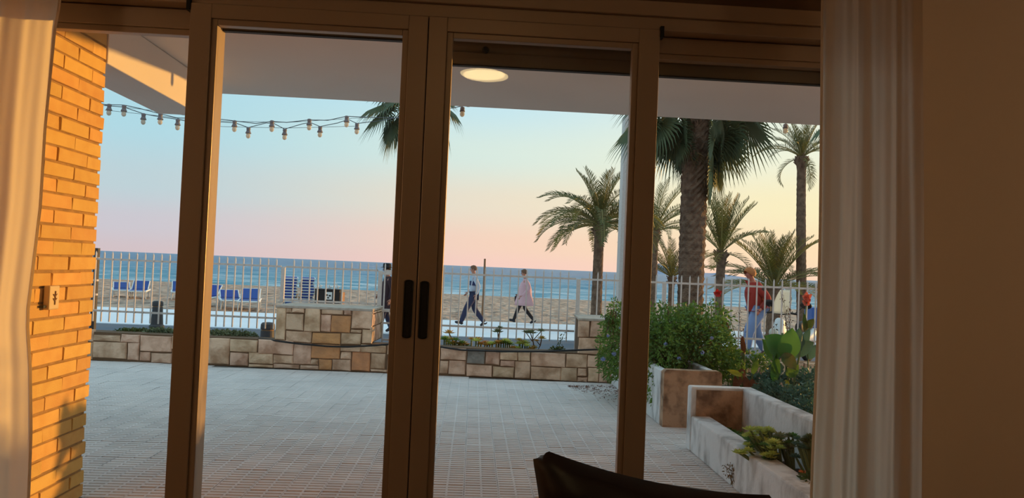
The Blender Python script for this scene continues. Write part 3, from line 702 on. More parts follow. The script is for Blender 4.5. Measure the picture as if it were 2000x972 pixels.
# sea: real low waves near the shore, a flat sheet beyond
SZ = GZ - 1.30
m = MB(); ys = [70 * (1.012 ** k) for k in range(0, 170)]; xs = [-1 + 2 * i / 110 for i in range(111)]
vs = []
for j, y in enumerate(ys):
    for u in xs:
        x = u * (y * .95 + 20); a = min(1, 140 / y)
        h = a * (.10 * math.sin(y * .9 + .35 * math.sin(x * .21) + .05 * x) + .07 * math.sin(y * 1.7 + .13 * x + 1.3 * math.sin(x * .11 + y * .07)) + .05 * math.sin(.8 * x + .9 * y)) if y > 76 else 0
        vs.append((x, y, SZ + h))
nx = len(xs)
m.add(vs, [(j * nx + i, j * nx + i + 1, (j + 1) * nx + i + 1, (j + 1) * nx + i) for j in range(len(ys) - 1) for i in range(nx - 1)])
yl = ys[-1]
m.add([(-yl * .95 - 20, yl, SZ), (yl * .95 + 20, yl, SZ), (24000, 20000, SZ), (-24000, 20000, SZ)], [(0, 1, 2, 3)])
m.build('sea', 'sea_water', kind='structure', smooth=True, label='blue green sea with small breaking waves')
# headland
YH = 9000.; prof = [(1230, 548), (1262, 528), (1275, 520), (1286, 514), (1300, 517), (1318, 519), (1336, 523), (1352, 528), (1372, 532), (1392, 533), (1402, 532), (1420, 537), (1440, 541), (1462, 543), (1500, 548)]
m = MB(); vs = []
for k, (px, py) in enumerate(prof):
    p = atY(px, py, YH); h = max(3, p.z)
    for q, (dy, f_) in enumerate(((-1500, .0), (-900, .28 + .06 * math.sin(k * 2.1)), (-400, .62 + .07 * math.sin(k * 1.3)), (0, 1.0), (900, .5), (1800, 0))):
        vs.append((p.x * (YH + dy * .3) / YH, YH + dy, SZ - 2 + (h - SZ) * f_))
m.add(vs, [(k * 6 + q, (k + 1) * 6 + q, (k + 1) * 6 + q + 1, k * 6 + q + 1) for k in range(len(prof) - 1) for q in range(5)])
tag(m.build('headland', 'hill_haze', smooth=True, loc=(2500, YH, SZ)), 'headland in haze-tinted blue on the horizon behind the palms', 'hill')

# ================================================================== BEACH THINGS
def bollard(px, Y, label):
    p = atY(px, 600, Y); x = p.x; e = empty('bollard', (x, Y, GZ), label, 'bollard', )
    m = MB(); m.lathe((x, Y, GZ), [(.16, 0), (.155, .04), (.13, .07), (.115, .30), (.108, .455)], 20); m.build('body', 'bollard_metal', e, smooth=False)
    m = MB(); m.lathe((x, Y, GZ), [(.100, .456), (.100, .475)], 20); m.build('band', 'plate_relief', e)
    m = MB(); m.lathe((x, Y, GZ), [(.112, .476), (.115, .50), (.110, .56), (.09, .585), (.04, .592)], 20); m.build('cap', 'bollard_metal', e)
bollard(308, 16.9, 'dark tapered bollard behind the fence left of the left frame post')
bollard(525, 12.4, 'dark bollard beside the left end of the first stone pillar')

def make_lounger(x, y, z, rz, back, label, group, cat='sun lounger', lift=0):
    e = empty('sun_lounger', (x, y, z), label, cat, group)
    M = Matrix.Translation((x, y, z)) @ Matrix.Rotation(rz, 4, 'Z'); P = lambda a, b, c: M @ Vector((a, b, c))
    L, W, H = 1.9, .62, .30
    m = MB()
    for s_ in (-1, 1): m.tube([P(-L / 2, s_ * W / 2, H), P(L / 2, s_ * W / 2, H)], .036, 6)
    for a in (-L / 2, .25, L / 2): m.tube([P(a, -W / 2, H), P(a, W / 2, H)], .032, 6)
    m.build('frame', 'plastic_white', e)
    for a in (-.75, .70):
        for s_ in (-1, 1):
            m = MB(); m.tube([P(a, s_ * (W / 2 - .02), H - .02), P(a + .05, s_ * (W / 2 - .0), 0.0)], [.028, .02], 6); m.build('leg', 'plastic_white', e)
    m = MB(); hx = .22
    m.add([P(-L / 2 + .03, -W / 2 + .03, H + .012), P(hx, -W / 2 + .03, H + .012), P(hx, W / 2 - .03, H + .012), P(-L / 2 + .03, W / 2 - .03, H + .012),
           P(-L / 2 + .03, -W / 2 + .03, H + .03), P(hx, -W / 2 + .03, H + .03), P(hx, W / 2 - .03, H + .03), P(-L / 2 + .03, W / 2 - .03, H + .03)],
          [(3, 2, 1, 0), (4, 5, 6, 7), (0, 1, 5, 4), (1, 2, 6, 5), (2, 3, 7, 6), (3, 0, 4, 7)]); m.build('seat', 'fabric_blue', e)
    ca, sa_ = math.cos(back), math.sin(back); bl = .72
    m = MB(); Bq = lambda u, w, t: P(hx + .02 + u * ca - t * sa_, w, H + .03 + u * sa_ + t * ca)
    m.add([Bq(u, w, t) for t in (0, .02) for u, w in ((0, -.27), (bl, -.27), (bl, .27), (0, .27))], [(3, 2, 1, 0), (4, 5, 6, 7), (0, 1, 5, 4), (1, 2, 6, 5), (2, 3, 7, 6), (3, 0, 4, 7)]); m.build('backrest', 'fabric_blue', e)
    m = MB()
    for s_ in (-1, 1): m.tube([Bq(0, s_ * .29, .01), Bq(bl, s_ * .29, .01)], .02, 6)
    m.tube([Bq(bl, -.29, .01), Bq(bl, .29, .01)], .02, 6)
    if back > .2: m.tube([Bq(bl * .6, .25, 0), P(hx + .55, .25, H)], .014, 5)
    m.build('back_frame', 'plastic_white', e)
    return e
def lpos(px, Y): p = atY(px, 560, Y); return p.x, Y, sandz(p.x, Y) + .01
g1 = 'blue and white loungers seen left of the left frame post'
x, y, z = lpos(238, 30.5); make_lounger(x, y, z, math.radians(116), .30, 'low blue and white sun lounger furthest left on the sand', None)
x, y, z = lpos(272, 30.0); make_lounger(x, y, z, math.radians(108), .45, 'blue sun lounger with raised back, second from the left on the sand', None)
x, y, z = lpos(352, 31.0); make_lounger(x, y, z, math.radians(112), .5, 'sun lounger just hidden behind the left frame post', None)
x, y, z = lpos(404, 25.5); make_lounger(x, y, z, math.radians(95), .5, 'white edge of a sun lounger directly right of the left frame post', None)
x, y, z = lpos(451, 24.6); make_lounger(x, y, z, math.radians(111), .30, 'low blue and white sun lounger in the pair left of the stone pillar', None)
x, y, z = lpos(489, 24.3); make_lounger(x, y, z, math.radians(104), .42, 'blue sun lounger with raised back in the pair left of the stone pillar', None)
# two stacks of loungers: flat, nested
fl = None
def lounger_stack(px, Y, n, rz, group, word):
    x, y, z = lpos(px, Y)
    for k in range(n):
        e = empty('sun_lounger', (x, y, z + k * .105), 'flat blue and white lounger, %s of the %s stack on the beach' % (('lowest', 'second from the bottom', 'third from the bottom', 'fourth from the bottom', 'middle one', 'fourth from the top', 'third from the top', 'second from the top', 'topmost')[k], word), 'sun lounger', group)
        M = Matrix.Translation((x + random.uniform(-.03, .03), y, z + k * .105)) @ Matrix.Rotation(rz + random.uniform(-.05, .05), 4, 'Z'); P = lambda a, b, c: M @ Vector((a, b, c))
        m = MB(); W = .50
        for s_ in (-1, 1): m.box(-.95, .95, s_ * W / 2 - .02, s_ * W / 2 + .02, .185, .225, M=M)
        m.box(-.96, -.92, -W / 2, W / 2, .185, .225, M=M); m.box(.92, .96, -W / 2, W / 2, .185, .225, M=M); m.build('frame', 'plastic_white', e)
        m = MB(); m.box(-.91, .91, -W / 2 + .021, W / 2 - .021, .200, .232 if k == n - 1 else .215, M=M); m.build('seat', 'fabric_blue', e)
        m = MB(); m.box(-.975, -.962, -W / 2 + .05, W / 2 - .05, .128, .186, M=M); m.build('fabric_edge', 'fabric_blue', e)
        for a in (-.8, .8):
            for s_ in (-1, 1):
                m = MB(); m.box(a - .03, a + .03, s_ * (W / 2 - .05) - .02, s_ * (W / 2 - .05) + .02, .0 if k == 0 else .12, .184, M=M); m.build('leg', 'plastic_white', e)
lounger_stack(566, 28.5, 9, math.radians(104), 'loungers in the left stack', 'left')
lounger_stack(600, 28.8, 9, math.radians(103), 'loungers in the right stack', 'right')
# black storage box with a white notice
x, y, z = lpos(645, 27.5)
e = empty('storage_box', (x, y, z), 'black beach storage box with a white notice, right of the lounger stacks', 'box')
m = MB(); m.box(x - .48, x + .40, y - .3, y + .3, z, z + .66); m.build('body', 'box_dark', e, bevel=.015)
m = MB(); m.box(x + .402, x + .50, y - .26, y + .26, z, z + .60); m.build('wooden_side', 'wood_pole', e)
m = MB(); m.box(x - .49, x + .41, y - .31, y + .31, z + .662, z + .70); m.build('lid', 'box_dark', e)
nt_ = MB(); nt_.box(x - .115, x + .135, y - .315, y - .301, z + .33, z + .60); no = nt_.build('notice', 'plastic_white', e)
m = MB(); m.box(x - .07, x - .01, y - .318, y - .3155, z + .46, z + .52); m.box(x + .02, x + .10, y - .318, y - .3155, z + .44, z + .50); m.box(x - .03, x + .04, y - .318, y - .3155, z + .37, z + .42); m.build('printed_mark', 'box_dark', no)
for dx, sc_ in ((-.42, .9), (-.05, .6), (.22, .8)):
    t = empty('folded_table', (x + dx, y, z + .70), ['white folded plastic piece lying left on the black storage box', 'small white plastic piece in the middle on the black storage box', 'white plastic piece lying right on the black storage box'][(-.42, -.05, .22).index(dx)], 'beach furniture')
    m = MB(); m.tube([(x + dx - .09 * sc_, y - .1, z + .712), (x + dx + .01, y - .05, z + .70 + .26 * sc_), (x + dx + .10 * sc_, y + .05, z + .712)], .016, 6); m.build('leg', 'plastic_white', t)
    m = MB(); m.tube([(x + dx - .07, y + .15, z + .715), (x + dx + .10, y + .1, z + .71 + .12 * sc_)], .022, 6); m.build('rim', 'plastic_white', t)
# wooden pole
p = atY(943, 600, 24.0); zt = atY(946, 505, 24).z; zg = sandz(p.x, 24)
m = MB(); m.tube([(p.x, 24, zg - .0), (p.x + .01, 24, (zg + zt) / 2), (p.x + .0, 24, zt)], [.045, .04, .032], 8)
tag(m.build('wooden_pole', 'wood_pole', loc=(p.x, 24, zg)), 'thin wooden pole standing in the sand beside the walking man', 'pole')
# white lamp column hidden partly by the right frame post
p = atY(1207, 520, 15.5); w_ = .15
e = empty('lamp_column', (p.x + w_, 15.5, GZ), 'pale square column behind the right frame post', 'column')
m = MB(); m.box(p.x, p.x + 2 * w_, 15.35, 15.65, GZ, 4.6); m.build('shaft', 'white_paint', e, bevel=.01)
m = MB(); m.box(p.x - .04, p.x + 2 * w_ + .04, 15.31, 15.69, GZ, GZ + .12); m.build('base', 'white_paint', e)

# ================================================================== PALMS
def frond_mesh(L, e0, droop, leafl, seed, mats=('frond_green', 'petiole'), pairs=30, up=.5, twist=0):
    """date palm frond along +X, starting at the origin, with elevation e0, bending down by droop"""
    R_ = random.Random(seed); m = MB(); pts = []; a = e0; p = Vector((0, 0, 0)); n = 14
    for i in range(n + 1):
        pts.append(p.copy()); a -= droop / n * (0.5 + 1.2 * i / n); p = p + Vector((math.cos(a), 0, math.sin(a))) * (L / n)
    m.tube(pts, [.020 * L / 2 * (1 - .85 * i / n) + .003 for i in range(n + 1)], 5, mi=1)
    for k in range(pairs):
        t = .12 + .88 * (k / (pairs - 1)); fi = t * n; i = min(int(fi), n - 1); q = pts[i].lerp(pts[i + 1], fi - i)
        T = (pts[i + 1] - pts[i]).normalized(); U = Vector((-T.z, 0, T.x)); 
        ll = leafl * (math.sin(PI * min(1, .16 + .84 * t)) ** .6) * (.55 if t < .2 else 1)
        ll = max(ll, leafl * .35)
        for s_ in (-1, 1):
            fw = .62 + .55 * t + R_.uniform(-.12, .12); d = (T * fw + Vector((0, s_, 0)) * R_.uniform(.65, .95) + U * (up + R_.uniform(-.15, .15))).normalized()
            wv = (T - d * T.dot(d)).normalized() * (.008 * L / 2 + .003)
            tip = q + d * ll + Vector((0, 0, -.18 * ll * ll / .35)); mid = q + d * ll * .5 
            m.add([q - wv * .5, q + wv * .5, mid + wv, mid - wv, tip], [(0, 1, 2, 3), (3, 2, 4)], 0)
    return mesh_only(m, 'frond', list(mats))
def fan_mesh(pet, R, e0, seed, mats=('fan_green', 'petiole'), nseg=30, droop=.5, spread=2.5):
    """fan palm leaf: petiole along +X then a pleated round blade with split hanging tips"""
    R_ = random.Random(seed); m = MB(); a = e0; p = Vector((0, 0, 0)); pts = []; n = 8
    for i in range(n + 1):
        pts.append(p.copy()); a -= droop * .6 / n; p = p + Vector((math.cos(a), 0, math.sin(a))) * (pet / n)
    m.tube(pts, [.016 - .008 * i / n for i in range(n + 1)], 5, mi=1)
    h = pts[-1]; a -= .25; T = Vector((math.cos(a), 0, math.sin(a))); N = Vector((-math.sin(a), 0, math.cos(a))); S = Vector((0, 1, 0))
    for k in range(nseg):
        th = -spread + 2 * spread * (k + .5) / nseg; dth = spread / nseg * .98
        rl_ = R * (.74 + .26 * math.cos(th * .62)) * R_.uniform(.92, 1.05)
        dr = lambda q: T * math.cos(q) + S * math.sin(q)
        cup = N * (-.12 * abs(math.sin(th)) * R)
        r1 = .52 * rl_; A = h + dr(th - dth) * r1 + cup * .5 - N * .012; B = h + dr(th + dth) * r1 + cup * .5 - N * .012; Mi = h + dr(th) * r1 + cup * .5 + N * .014
        dn = Vector((0, 0, -1)); k2 = R_.uniform(.6, 1.3) * (.10 + .20 * droop)
        C2 = h + dr(th) * rl_ * .8 + cup + dn * rl_ * k2 * .35; E2 = h + dr(th) * rl_ * 1.0 + cup + dn * rl_ * k2
        w = dr(th + PI / 2) * (.014 * R / .8)
        m.add([h, A, Mi, B, C2 - w, C2 + w, E2], [(0, 1, 2), (0, 2, 3), (1, 4, 5, 2), (2, 5, 3), (4, 6, 5)], 0)
    return mesh_only(m, 'fan_leaf', list(mats))
def trunk_mb(c, top, r0, r1, seed, rings=.07, bulge=None, seg=22, lean=(0, 0), rough=.10, crownrough=0):
    R_ = random.Random(seed); x, y, z0 = c; m = MB(); n = max(8, int((top - z0) / rings)); vs = []
    for i in range(n + 1):
        t = i / n; z = z0 + (top - z0) * t; r = r0 + (r1 - r0) * t
        if bulge: r += bulge * math.exp(-((1 - t) * (top - z0) / .22) ** 2)
        if t < .06: r *= 1.12
        for k in range(seg):
            q = 2 * PI * k / seg; ph = .5 if i % 2 else 0
            b = rough * (.5 + .5 * math.cos((q / (2 * PI) * 11 + ph) * 2 * PI)) + R_.uniform(-rough, rough) * .6 + (.06 if i % 2 else -.03) * rough * 8
            rr_ = r * (1 + b * (.5 + (crownrough * t ** 3)))
            vs.append((x + lean[0] * (1 - (1 - t) ** 1.5) + rr_ * math.cos(q), y + lean[1] * t + rr_ * math.sin(q), z + R_.uniform(-.006, .006)))
    m.add(vs, [(i * seg + k, i * seg + (k + 1) % seg, (i + 1) * seg + (k + 1) % seg, (i + 1) * seg + k) for i in range(n) for k in range(seg)] + [tuple(n * seg + k for k in range(seg))])
    return m
def date_palm(px, py, Y, r, L, label, tiers, base=None, seed=0, leafl=.32, yellow=0, lean=0, pairs=30, bulge=.06, xb=None):
    top = atY(px, py, Y); x = top.x; zb = (GZ if Y < 22.5 else sandz(x, Y)) if base is None else base
    bx = x if xb is None else atY(xb, 600, Y).x
    e = empty('date_palm', (bx, Y, zb), label, 'palm tree')
    t = trunk_mb((bx, Y, zb), top.z, r * 1.05, r * .86, seed, bulge=bulge, lean=(x - bx, 0), rough=.10); t.build('trunk', 'trunk_bark', e)
    R_ = random.Random(seed)
    # stubs of cut fronds below the crown
    m = MB()
    for k in range(34):
        q = R_.uniform(0, 2 * PI); hz = top.z - R_.uniform(.0, .34); rr_ = r + bulge * .6
        d = Vector((math.cos(q), math.sin(q), .9)).normalized(); p = Vector((x + rr_ * .7 * math.cos(q), Y + rr_ * .7 * math.sin(q), hz)); m.tube([p, p + d * .13], [.028, .014], 5)
    m.build('frond_stub', 'trunk_bark', e, kind='stuff')
    for (cnt, el, dr_, ll, ph) in tiers:
        for v in range(min(3, cnt)):
            isy = R_.random() < yellow
            me = frond_mesh(L * ll * R_.uniform(.92, 1.06), el + R_.uniform(-.08, .08), dr_ + R_.uniform(-.1, .1), leafl, seed * 31 + v + int(el * 100), mats=(('frond_yellow' if isy else 'frond_green'), 'petiole'), pairs=pairs)
            for k in range(v, cnt, min(3, cnt)):
                az = ph + 2 * PI * k / cnt + R_.uniform(-.16, .16)
                place(me, 'frond', e, (x, Y, top.z - .02), (0, 0, az), (1, 1, R_.uniform(.94, 1.05)))
    return e
def fan_palm(px, py, Y, r, label, tiers, seed, pet=.6, R=.75, nseg=30, dry=10, up=0):
    top = atY(px, py, Y); x = top.x; e = empty('fan_palm', (x, Y, GZ), label, 'palm tree')
    trunk_mb((x, Y, GZ), top.z + up, r * 1.02, r * .96, seed, rings=.055, bulge=.05, rough=.13, crownrough=1.2, seg=26).build('trunk', 'trunk_bark', e)
    R_ = random.Random(seed); m = MB()
    for k in range(90):
        q = R_.uniform(0, 2 * PI); hz = top.z + up - R_.uniform(.0, 1.0); rr_ = r * .98
        d = Vector((math.cos(q), math.sin(q), R_.uniform(.9, 1.8))).normalized(); p = Vector((x + rr_ * math.cos(q), Y + rr_ * math.sin(q), hz)); m.tube([p - d * .05, p + d * .13], [.034, .014], 4)
    m.build('frond_stub', 'trunk_bark', e, kind='stuff')
    for (cnt, el, dr_, sc_, ph) in tiers:
        for v in range(min(3, cnt)):
            me = fan_mesh(pet * sc_, R * sc_, el + R_.uniform(-.1, .1), seed * 17 + v + int(el * 50), droop=dr_, nseg=nseg)
            for k in range(v, cnt, min(3, cnt)):
                az = ph + 2 * PI * k / cnt + R_.uniform(-.2, .2)
                place(me, 'fan_leaf', e, (x + .1 * math.cos(az), Y + .1 * math.sin(az), top.z + up - .02), (R_.uniform(-.2, .2), 0, az))
    if dry:
        me = fan_mesh(pet * .7, R * .7, -1.0, seed + 5, mats=('fan_dry', 'petiole'), nseg=20, droop=.9, spread=1.3)
        for k in range(dry):
            az = 2 * PI * k / dry + R_.uniform(-.3, .3); place(me, 'fan_leaf', e, (x + r * .8 * math.cos(az), Y + r * .8 * math.sin(az), top.z + up - .18 - R_.uniform(0, .3)), (0, 0, az))
    return e
def fan_palm2(px, py, Y, r, label, leaves, seed, nseg=34, back=(), dry=()):
    """leaves: (azimuth deg, elevation deg, petiole, blade radius, droop)"""
    top = atY(px, py, Y); x = top.x; e = empty('fan_palm', (x, Y, GZ), label, 'palm tree')
    trunk_mb((x, Y, GZ), top.z + .1, r * 1.02, r * .98, seed, rings=.055, bulge=.02, rough=.13, crownrough=1.2, seg=26).build('trunk', 'trunk_bark', e)
    R_ = random.Random(seed); m = MB()
    for k in range(120):
        q = R_.uniform(0, 2 * PI); hz = top.z + .1 - R_.uniform(.0, 1.0) ** 1.3 * 1.05; rr_ = r * .98
        d = Vector((math.cos(q), math.sin(q), R_.uniform(.9, 1.8))).normalized(); p = Vector((x + rr_ * math.cos(q), Y + rr_ * math.sin(q), hz)); m.tube([p - d * .05, p + d * .12], [.036, .014], 4)
    m.build('frond_stub', 'trunk_bark', e, kind='stuff')
    for i, (az, el, pet, R, dr, *_x) in enumerate(leaves):
        me = fan_mesh(pet, R, math.radians(el), seed * 17 + i, droop=dr, nseg=nseg, spread=2.3)
        place(me, 'fan_leaf', e, (x + r * .6 * math.cos(math.radians(az)), Y + r * .6 * math.sin(math.radians(az)), top.z + .05 - lv[0] if (lv := ([.0] if len(leaves[i]) < 6 else [leaves[i][5]])) else 0), (R_.uniform(-.5, .5), 0, math.radians(az)))
    for i, (az, el, pet, R, dz) in enumerate(dry):
        me = fan_mesh(pet, R, math.radians(el), seed * 19 + i, mats=('fan_dry', 'petiole'), droop=.9, nseg=20, spread=1.2)
        place(me, 'fan_leaf', e, (x + r * .8 * math.cos(math.radians(az)), Y + r * .8 * math.sin(math.radians(az)), top.z - dz), (0, 0, math.radians(az)))
fan_palm2(812, 208, 15.0, .17, 'fan palm whose crown shows left of the central frame under the slab',
  [(185, 5, .55, .68, .5), (200, -12, .6, .70, .6), (165, -30, .55, .72, .7), (192, -48, .5, .66, .6), (215, -35, .6, .6, .8), (150, 15, .6, .62, .6), (240, 20, .4, .55, .9), (20, -15, .6, .62, .8), (-15, 10, .55, .6, .9), (170, 45, .5, .6, .8), (90, 0, .6, .6, .8), (60, 40, .6, .6, .6), (120, 35, .5, .6, .6), (-60, 50, .4, .5, .8)], 3)
fan_palm2(1362, 196, 12.0, .195, 'big fan palm with a thick dark trunk behind the fence and shrub',
  [(178, -16, .78, .78, .55), (181, -25, .92, .78, .3), (187, -36, .82, .76, .45), (192, -30, .72, .74, .7), (170, -52, .62, .70, .7), (205, -60, .55, .62, .6), (150, -35, .7, .7, .8), (185, 12, .7, .75, .6), (160, -75, .55, .6, .3),
   (4, -22, .78, .80, .55), (-12, -8, .75, .76, .75), (14, -38, .72, .74, .7), (-8, -58, .80, .62, .5), (30, -48, .7, .66, .7), (-38, -42, .45, .55, .8), (2, 14, .7, .75, .7), (-20, -72, .9, .50, .3), (20, -70, .75, .6, .4),
   (60, -30, .7, .7, .7), (90, -15, .7, .7, .7), (120, -40, .7, .7, .7), (75, 30, .7, .7, .6), (110, 35, .7, .7, .6), (-80, 45, .5, .6, .5), (-110, 40, .5, .6, .5), (2, -46, .50, .70, .6, .62), (-18, -60, .52, .68, .5, .78), (12, -66, .5, .62, .4, .80), (182, -50, .30, .55, .5, .5), (195, -72, .30, .55, .3, .62), (24, -20, .5, .62, .8, .45), (40, 50, .6, .7, .5), (140, 48, .6, .7, .5), (220, 30, .6, .7, .6), (-45, 25, .6, .7, .6)], 5,
  dry=[(190, -75, .4, .45, .45), (-10, -75, .55, .5, .30), (10, -62, .6, .45, .45), (165, -70, .5, .5, .35), (35, -70, .5, .5, .5)])
fan_palm2(1712, 215, 12.5, .18, 'fan palm mostly hidden behind the right curtain, only leaf tips showing',
  [(180, -22, .75, .70, .6), (190, -38, .7, .66, .7), (170, -8, .7, .66, .6), (0, -20, .7, .7, .7), (60, -20, .7, .7, .7), (120, -25, .7, .7, .7), (250, 20, .6, .6, .7), (-60, 10, .6, .6, .7), (90, 40, .6, .6, .6)], 8, nseg=26)
date_palm(1171, 438, 20.0, .14, 1.95, 'date palm with arching fronds left of the right frame post, behind the fence', [(7, 1.35, .5, .88, .3), (10, 1.0, 1.4, 1.0, .1), (12, .68, 1.5, 1.0, .55), (10, .35, 1.25, .98, .2), (6, .05, .9, .9, .5)], seed=11, leafl=.40, pairs=44, yellow=.15)
date_palm(1279, 450, 24.0, .13, 2.1, 'date palm half hidden behind the right frame post', [(7, 1.25, .5, 1, .3), (9, .85, .9, 1.0, .1), (9, .4, 1.0, .95, .5)], seed=12, leafl=.34, yellow=.1, pairs=36)
date_palm(1312, 540, 27.0, .11, 1.75, 'small young date palm between the frame post and the thick trunk', [(6, 1.3, .3, .9, .2), (10, .95, .55, 1, .1), (10, .5, .7, .95, .5)], seed=13, leafl=.34, yellow=.2, pairs=34)
date_palm(1409, 492, 19.0, .12, 1.65, 'slim upright date palm directly right of the thick fan palm trunk', [(8, 1.38, .2, 1.0, .2), (9, 1.12, .4, 1, .1), (6, .8, .8, .85, .5), (3, -.1, .9, .6, 2.2)], seed=14, leafl=.32, yellow=.35, pairs=36, xb=1402)
date_palm(1512, 562, 20.0, .18, 1.8, 'low bushy yellowish date palm behind the person in red', [(10, 1.38, .25, .95, .2), (11, 1.08, .6, 1, .1), (12, .68, 1.0, 1.0, .5), (10, .25, .8, 1.0, .3)], seed=15, leafl=.36, yellow=.42, pairs=40)
date_palm(1566, 306, 20.0, .13, 1.35, 'tall thin date palm at the right edge of the view', [(9, 1.3, .3, .9, .2), (10, .95, .8, .95, .1), (9, .6, 1.2, 1.0, .5), (3, -.2, 1.9, .8, .6)], seed=16, leafl=.26, yellow=.1, pairs=30, xb=1569)
# ================================================================== PEOPLE
def skin_geo(nodes, edges, sub=2):
    """nodes: (pos, radius); baked skin surface -> verts, faces"""
    me = D.meshes.new('tmp'); me.from_pydata([n[0] for n in nodes], edges, []); o = D.objects.new('tmp', me); COL.objects.link(o)
    o.modifiers.new('s', 'SKIN').use_smooth_shade = True
    sv = me.skin_vertices[0].data
    for i, n in enumerate(nodes):
        r = n[1]; sv[i].radius = (r, r) if not isinstance(r, tuple) else r
    sv[0].use_root = True
    if sub: s = o.modifiers.new('u', 'SUBSURF'); s.levels = sub; s.render_levels = sub
    dg = bpy.context.evaluated_depsgraph_get(); ev = o.evaluated_get(dg); m2 = ev.to_mesh()
    V = [v.co.copy() for v in m2.vertices]; F = [tuple(p.vertices) for p in m2.polygons]
    ev.to_mesh_clear(); D.objects.remove(o); D.meshes.remove(me); return V, F
def person(x, y, z, head, label, sc, pose, spec, part_labels={}):
    e = empty('person', (x, y, z), label, 'person')
    Mx = Matrix.Translation((x, y, z)) @ Matrix.Rotation(head, 4, 'Z') @ Matrix.Scale(sc / 1.72, 4)
    T = lambda V: [Mx @ Vector(v) for v in V]
    p = {k: Vector(v) for k, v in pose.items()}
    lean = p.get('lean', Vector((0, 0, 0)))
    c = dict(pel=Vector((0, 0, .94)), spi=Vector((.0, 0, 1.10)) + lean * .35, che=Vector((.005, 0, 1.28)) + lean * .7, nb=Vector((0, 0, 1.43)) + lean, )
    c['nk'] = c['nb'] + Vector((.02, 0, .07)); hd = p.get('headdir', Vector((0, 0, 0)))
    c['h1'] = c['nk'] + Vector((.035, 0, .05)) + hd * .5; c['h2'] = c['h1'] + Vector((.005, 0, .07)) + hd; c['h3'] = c['h2'] + Vector((-.025, 0, .055)) + hd
    for s_, k in ((1, 'l'), (-1, 'r')):
        c['sh' + k] = Vector((0, s_ * .165, 1.385)) + lean; c['hp' + k] = Vector((0, s_ * .085, .90))
        for j in ('el', 'wr', 'kn', 'an', 'toe'): c[j + k] = p[j + k]
    def chain(names_r, edges_n, extra=None):
        idx = {n: i for i, (n, r) in enumerate(names_r)}
        return skin_geo([(tuple(c[n]), r) for n, r in names_r], [(idx[a], idx[b]) for a, b in edges_n])
    nodes = [('pel', .115), ('spi', .10), ('che', .115), ('nb', .06), ('nk', .048), ('h1', .062), ('h2', .086), ('h3', .062)]
    edg = [('pel', 'spi'), ('spi', 'che'), ('che', 'nb'), ('nb', 'nk'), ('nk', 'h1'), ('h1', 'h2'), ('h2', 'h3')]
    for k in 'lr':
        c['hand' + k] = c['wr' + k] + (c['wr' + k] - c['el' + k]).normalized() * .06
        nodes += [('sh' + k, .055), ('el' + k, .040), ('wr' + k, .026), ('hand' + k, (.034, .020)), ('hp' + k, .085), ('kn' + k, .055), ('an' + k, .036)]
        edg += [('che', 'sh' + k), ('sh' + k, 'el' + k), ('el' + k, 'wr' + k), ('wr' + k, 'hand' + k), ('pel', 'hp' + k), ('hp' + k, 'kn' + k), ('kn' + k, 'an' + k)]
    V, F = chain(nodes, edg); m = MB(); m.add(T(V), F)
    # five fingers on each hand, rooted in the palm
    for k, s_ in (('l', 1), ('r', -1)):
        d = (c['wr' + k] - c['el' + k]).normalized(); side = Vector((1, 0, 0)) - d * d.x; side.normalize(); inn = side.cross(d) * s_
        for i, (o_, ln) in enumerate(((.024, .062), (.008, .072), (-.008, .068), (-.024, .052))):
            b0 = c['hand' + k] + side * o_ * .8; b1 = b0 + d * (.03 + ln * .45) + inn * .004; b2 = b1 + d * ln * .4 - inn * .014 * s_
            m.tube(T([b0, b1, b2]), [.0095 * sc / 1.72, .0085 * sc / 1.72, .006 * sc / 1.72], 6)
        b0 = c['wr' + k] + d * .02 + side * .02; m.tube(T([b0, b0 + side * .03 + d * .03, b0 + side * .035 + d * .06]), [.011 * sc / 1.72, .010 * sc / 1.72, .007 * sc / 1.72], 6)
    # face: nose, ears
    fx = c['h2'] + Vector((.078, 0, -.02)); 
    m.tube(T([fx + Vector((-.015, 0, .035)), fx + Vector((.012, 0, 0)), fx + Vector((-.012, 0, -.012))]), [.008, .014, .008], 6)
    for s_ in (1, -1): m.tube(T([c['h2'] + Vector((-.005, s_ * .076, .015)), c['h2'] + Vector((-.015, s_ * .092, .0)), c['h2'] + Vector((-.002, s_ * .078, -.035))]), [.010, .014, .008], 6)
    body = m.build('body', spec.get('skin', 'skin'), e, smooth=True)
    m = MB()
    for s_ in (1, -1): m.lathe(Mx @ (c['h2'] + Vector((.075, s_ * .030, .014))), [(.001, -.008), (.008, -.004), (.008, .004), (.001, .008)], 8)
    m.build('eye', 'cloth_black', body)
    m = MB(); m.tube(T([fx + Vector((-.012, -.022, -.045)), fx + Vector((-.006, 0, -.044)), fx + Vector((-.012, .022, -.045))]), .004, 5); m.build('mouth', 'leaf_dry', body)
    # trousers
    if spec.get('near_sleeve'):
        sn = spec['near_sleeve']; V, F = chain([('sh' + sn[0], .088), ('el' + sn[0], .080), ('wr' + sn[0], .062)], [('sh' + sn[0], 'el' + sn[0]), ('el' + sn[0], 'wr' + sn[0])]); m = MB(); m.add(T(V), F); m.build('sleeve', sn[1], e, smooth=True)
    tr = spec['trousers']
    n2 = [('pel', .135)]; e2 = []
    for k in 'lr': n2 += [('hp' + k, .105 * tr[1]), ('kn' + k, .078 * tr[1]), ('an' + k, .060 * tr[1])]; e2 += [('pel', 'hp' + k), ('hp' + k, 'kn' + k), ('kn' + k, 'an' + k)]
    V, F = chain(n2, e2); m = MB(); m.add(T(V), F); m.build('trousers', tr[0], e, smooth=True)
    # jacket or coat
    jk = spec['jacket']; g = jk[1]
    n3 = [('spi', .135 * g), ('che', .135 * g), ('nb', .075), ('pel', .140 * g)]; e3 = [('pel', 'spi'), ('spi', 'che'), ('che', 'nb')]
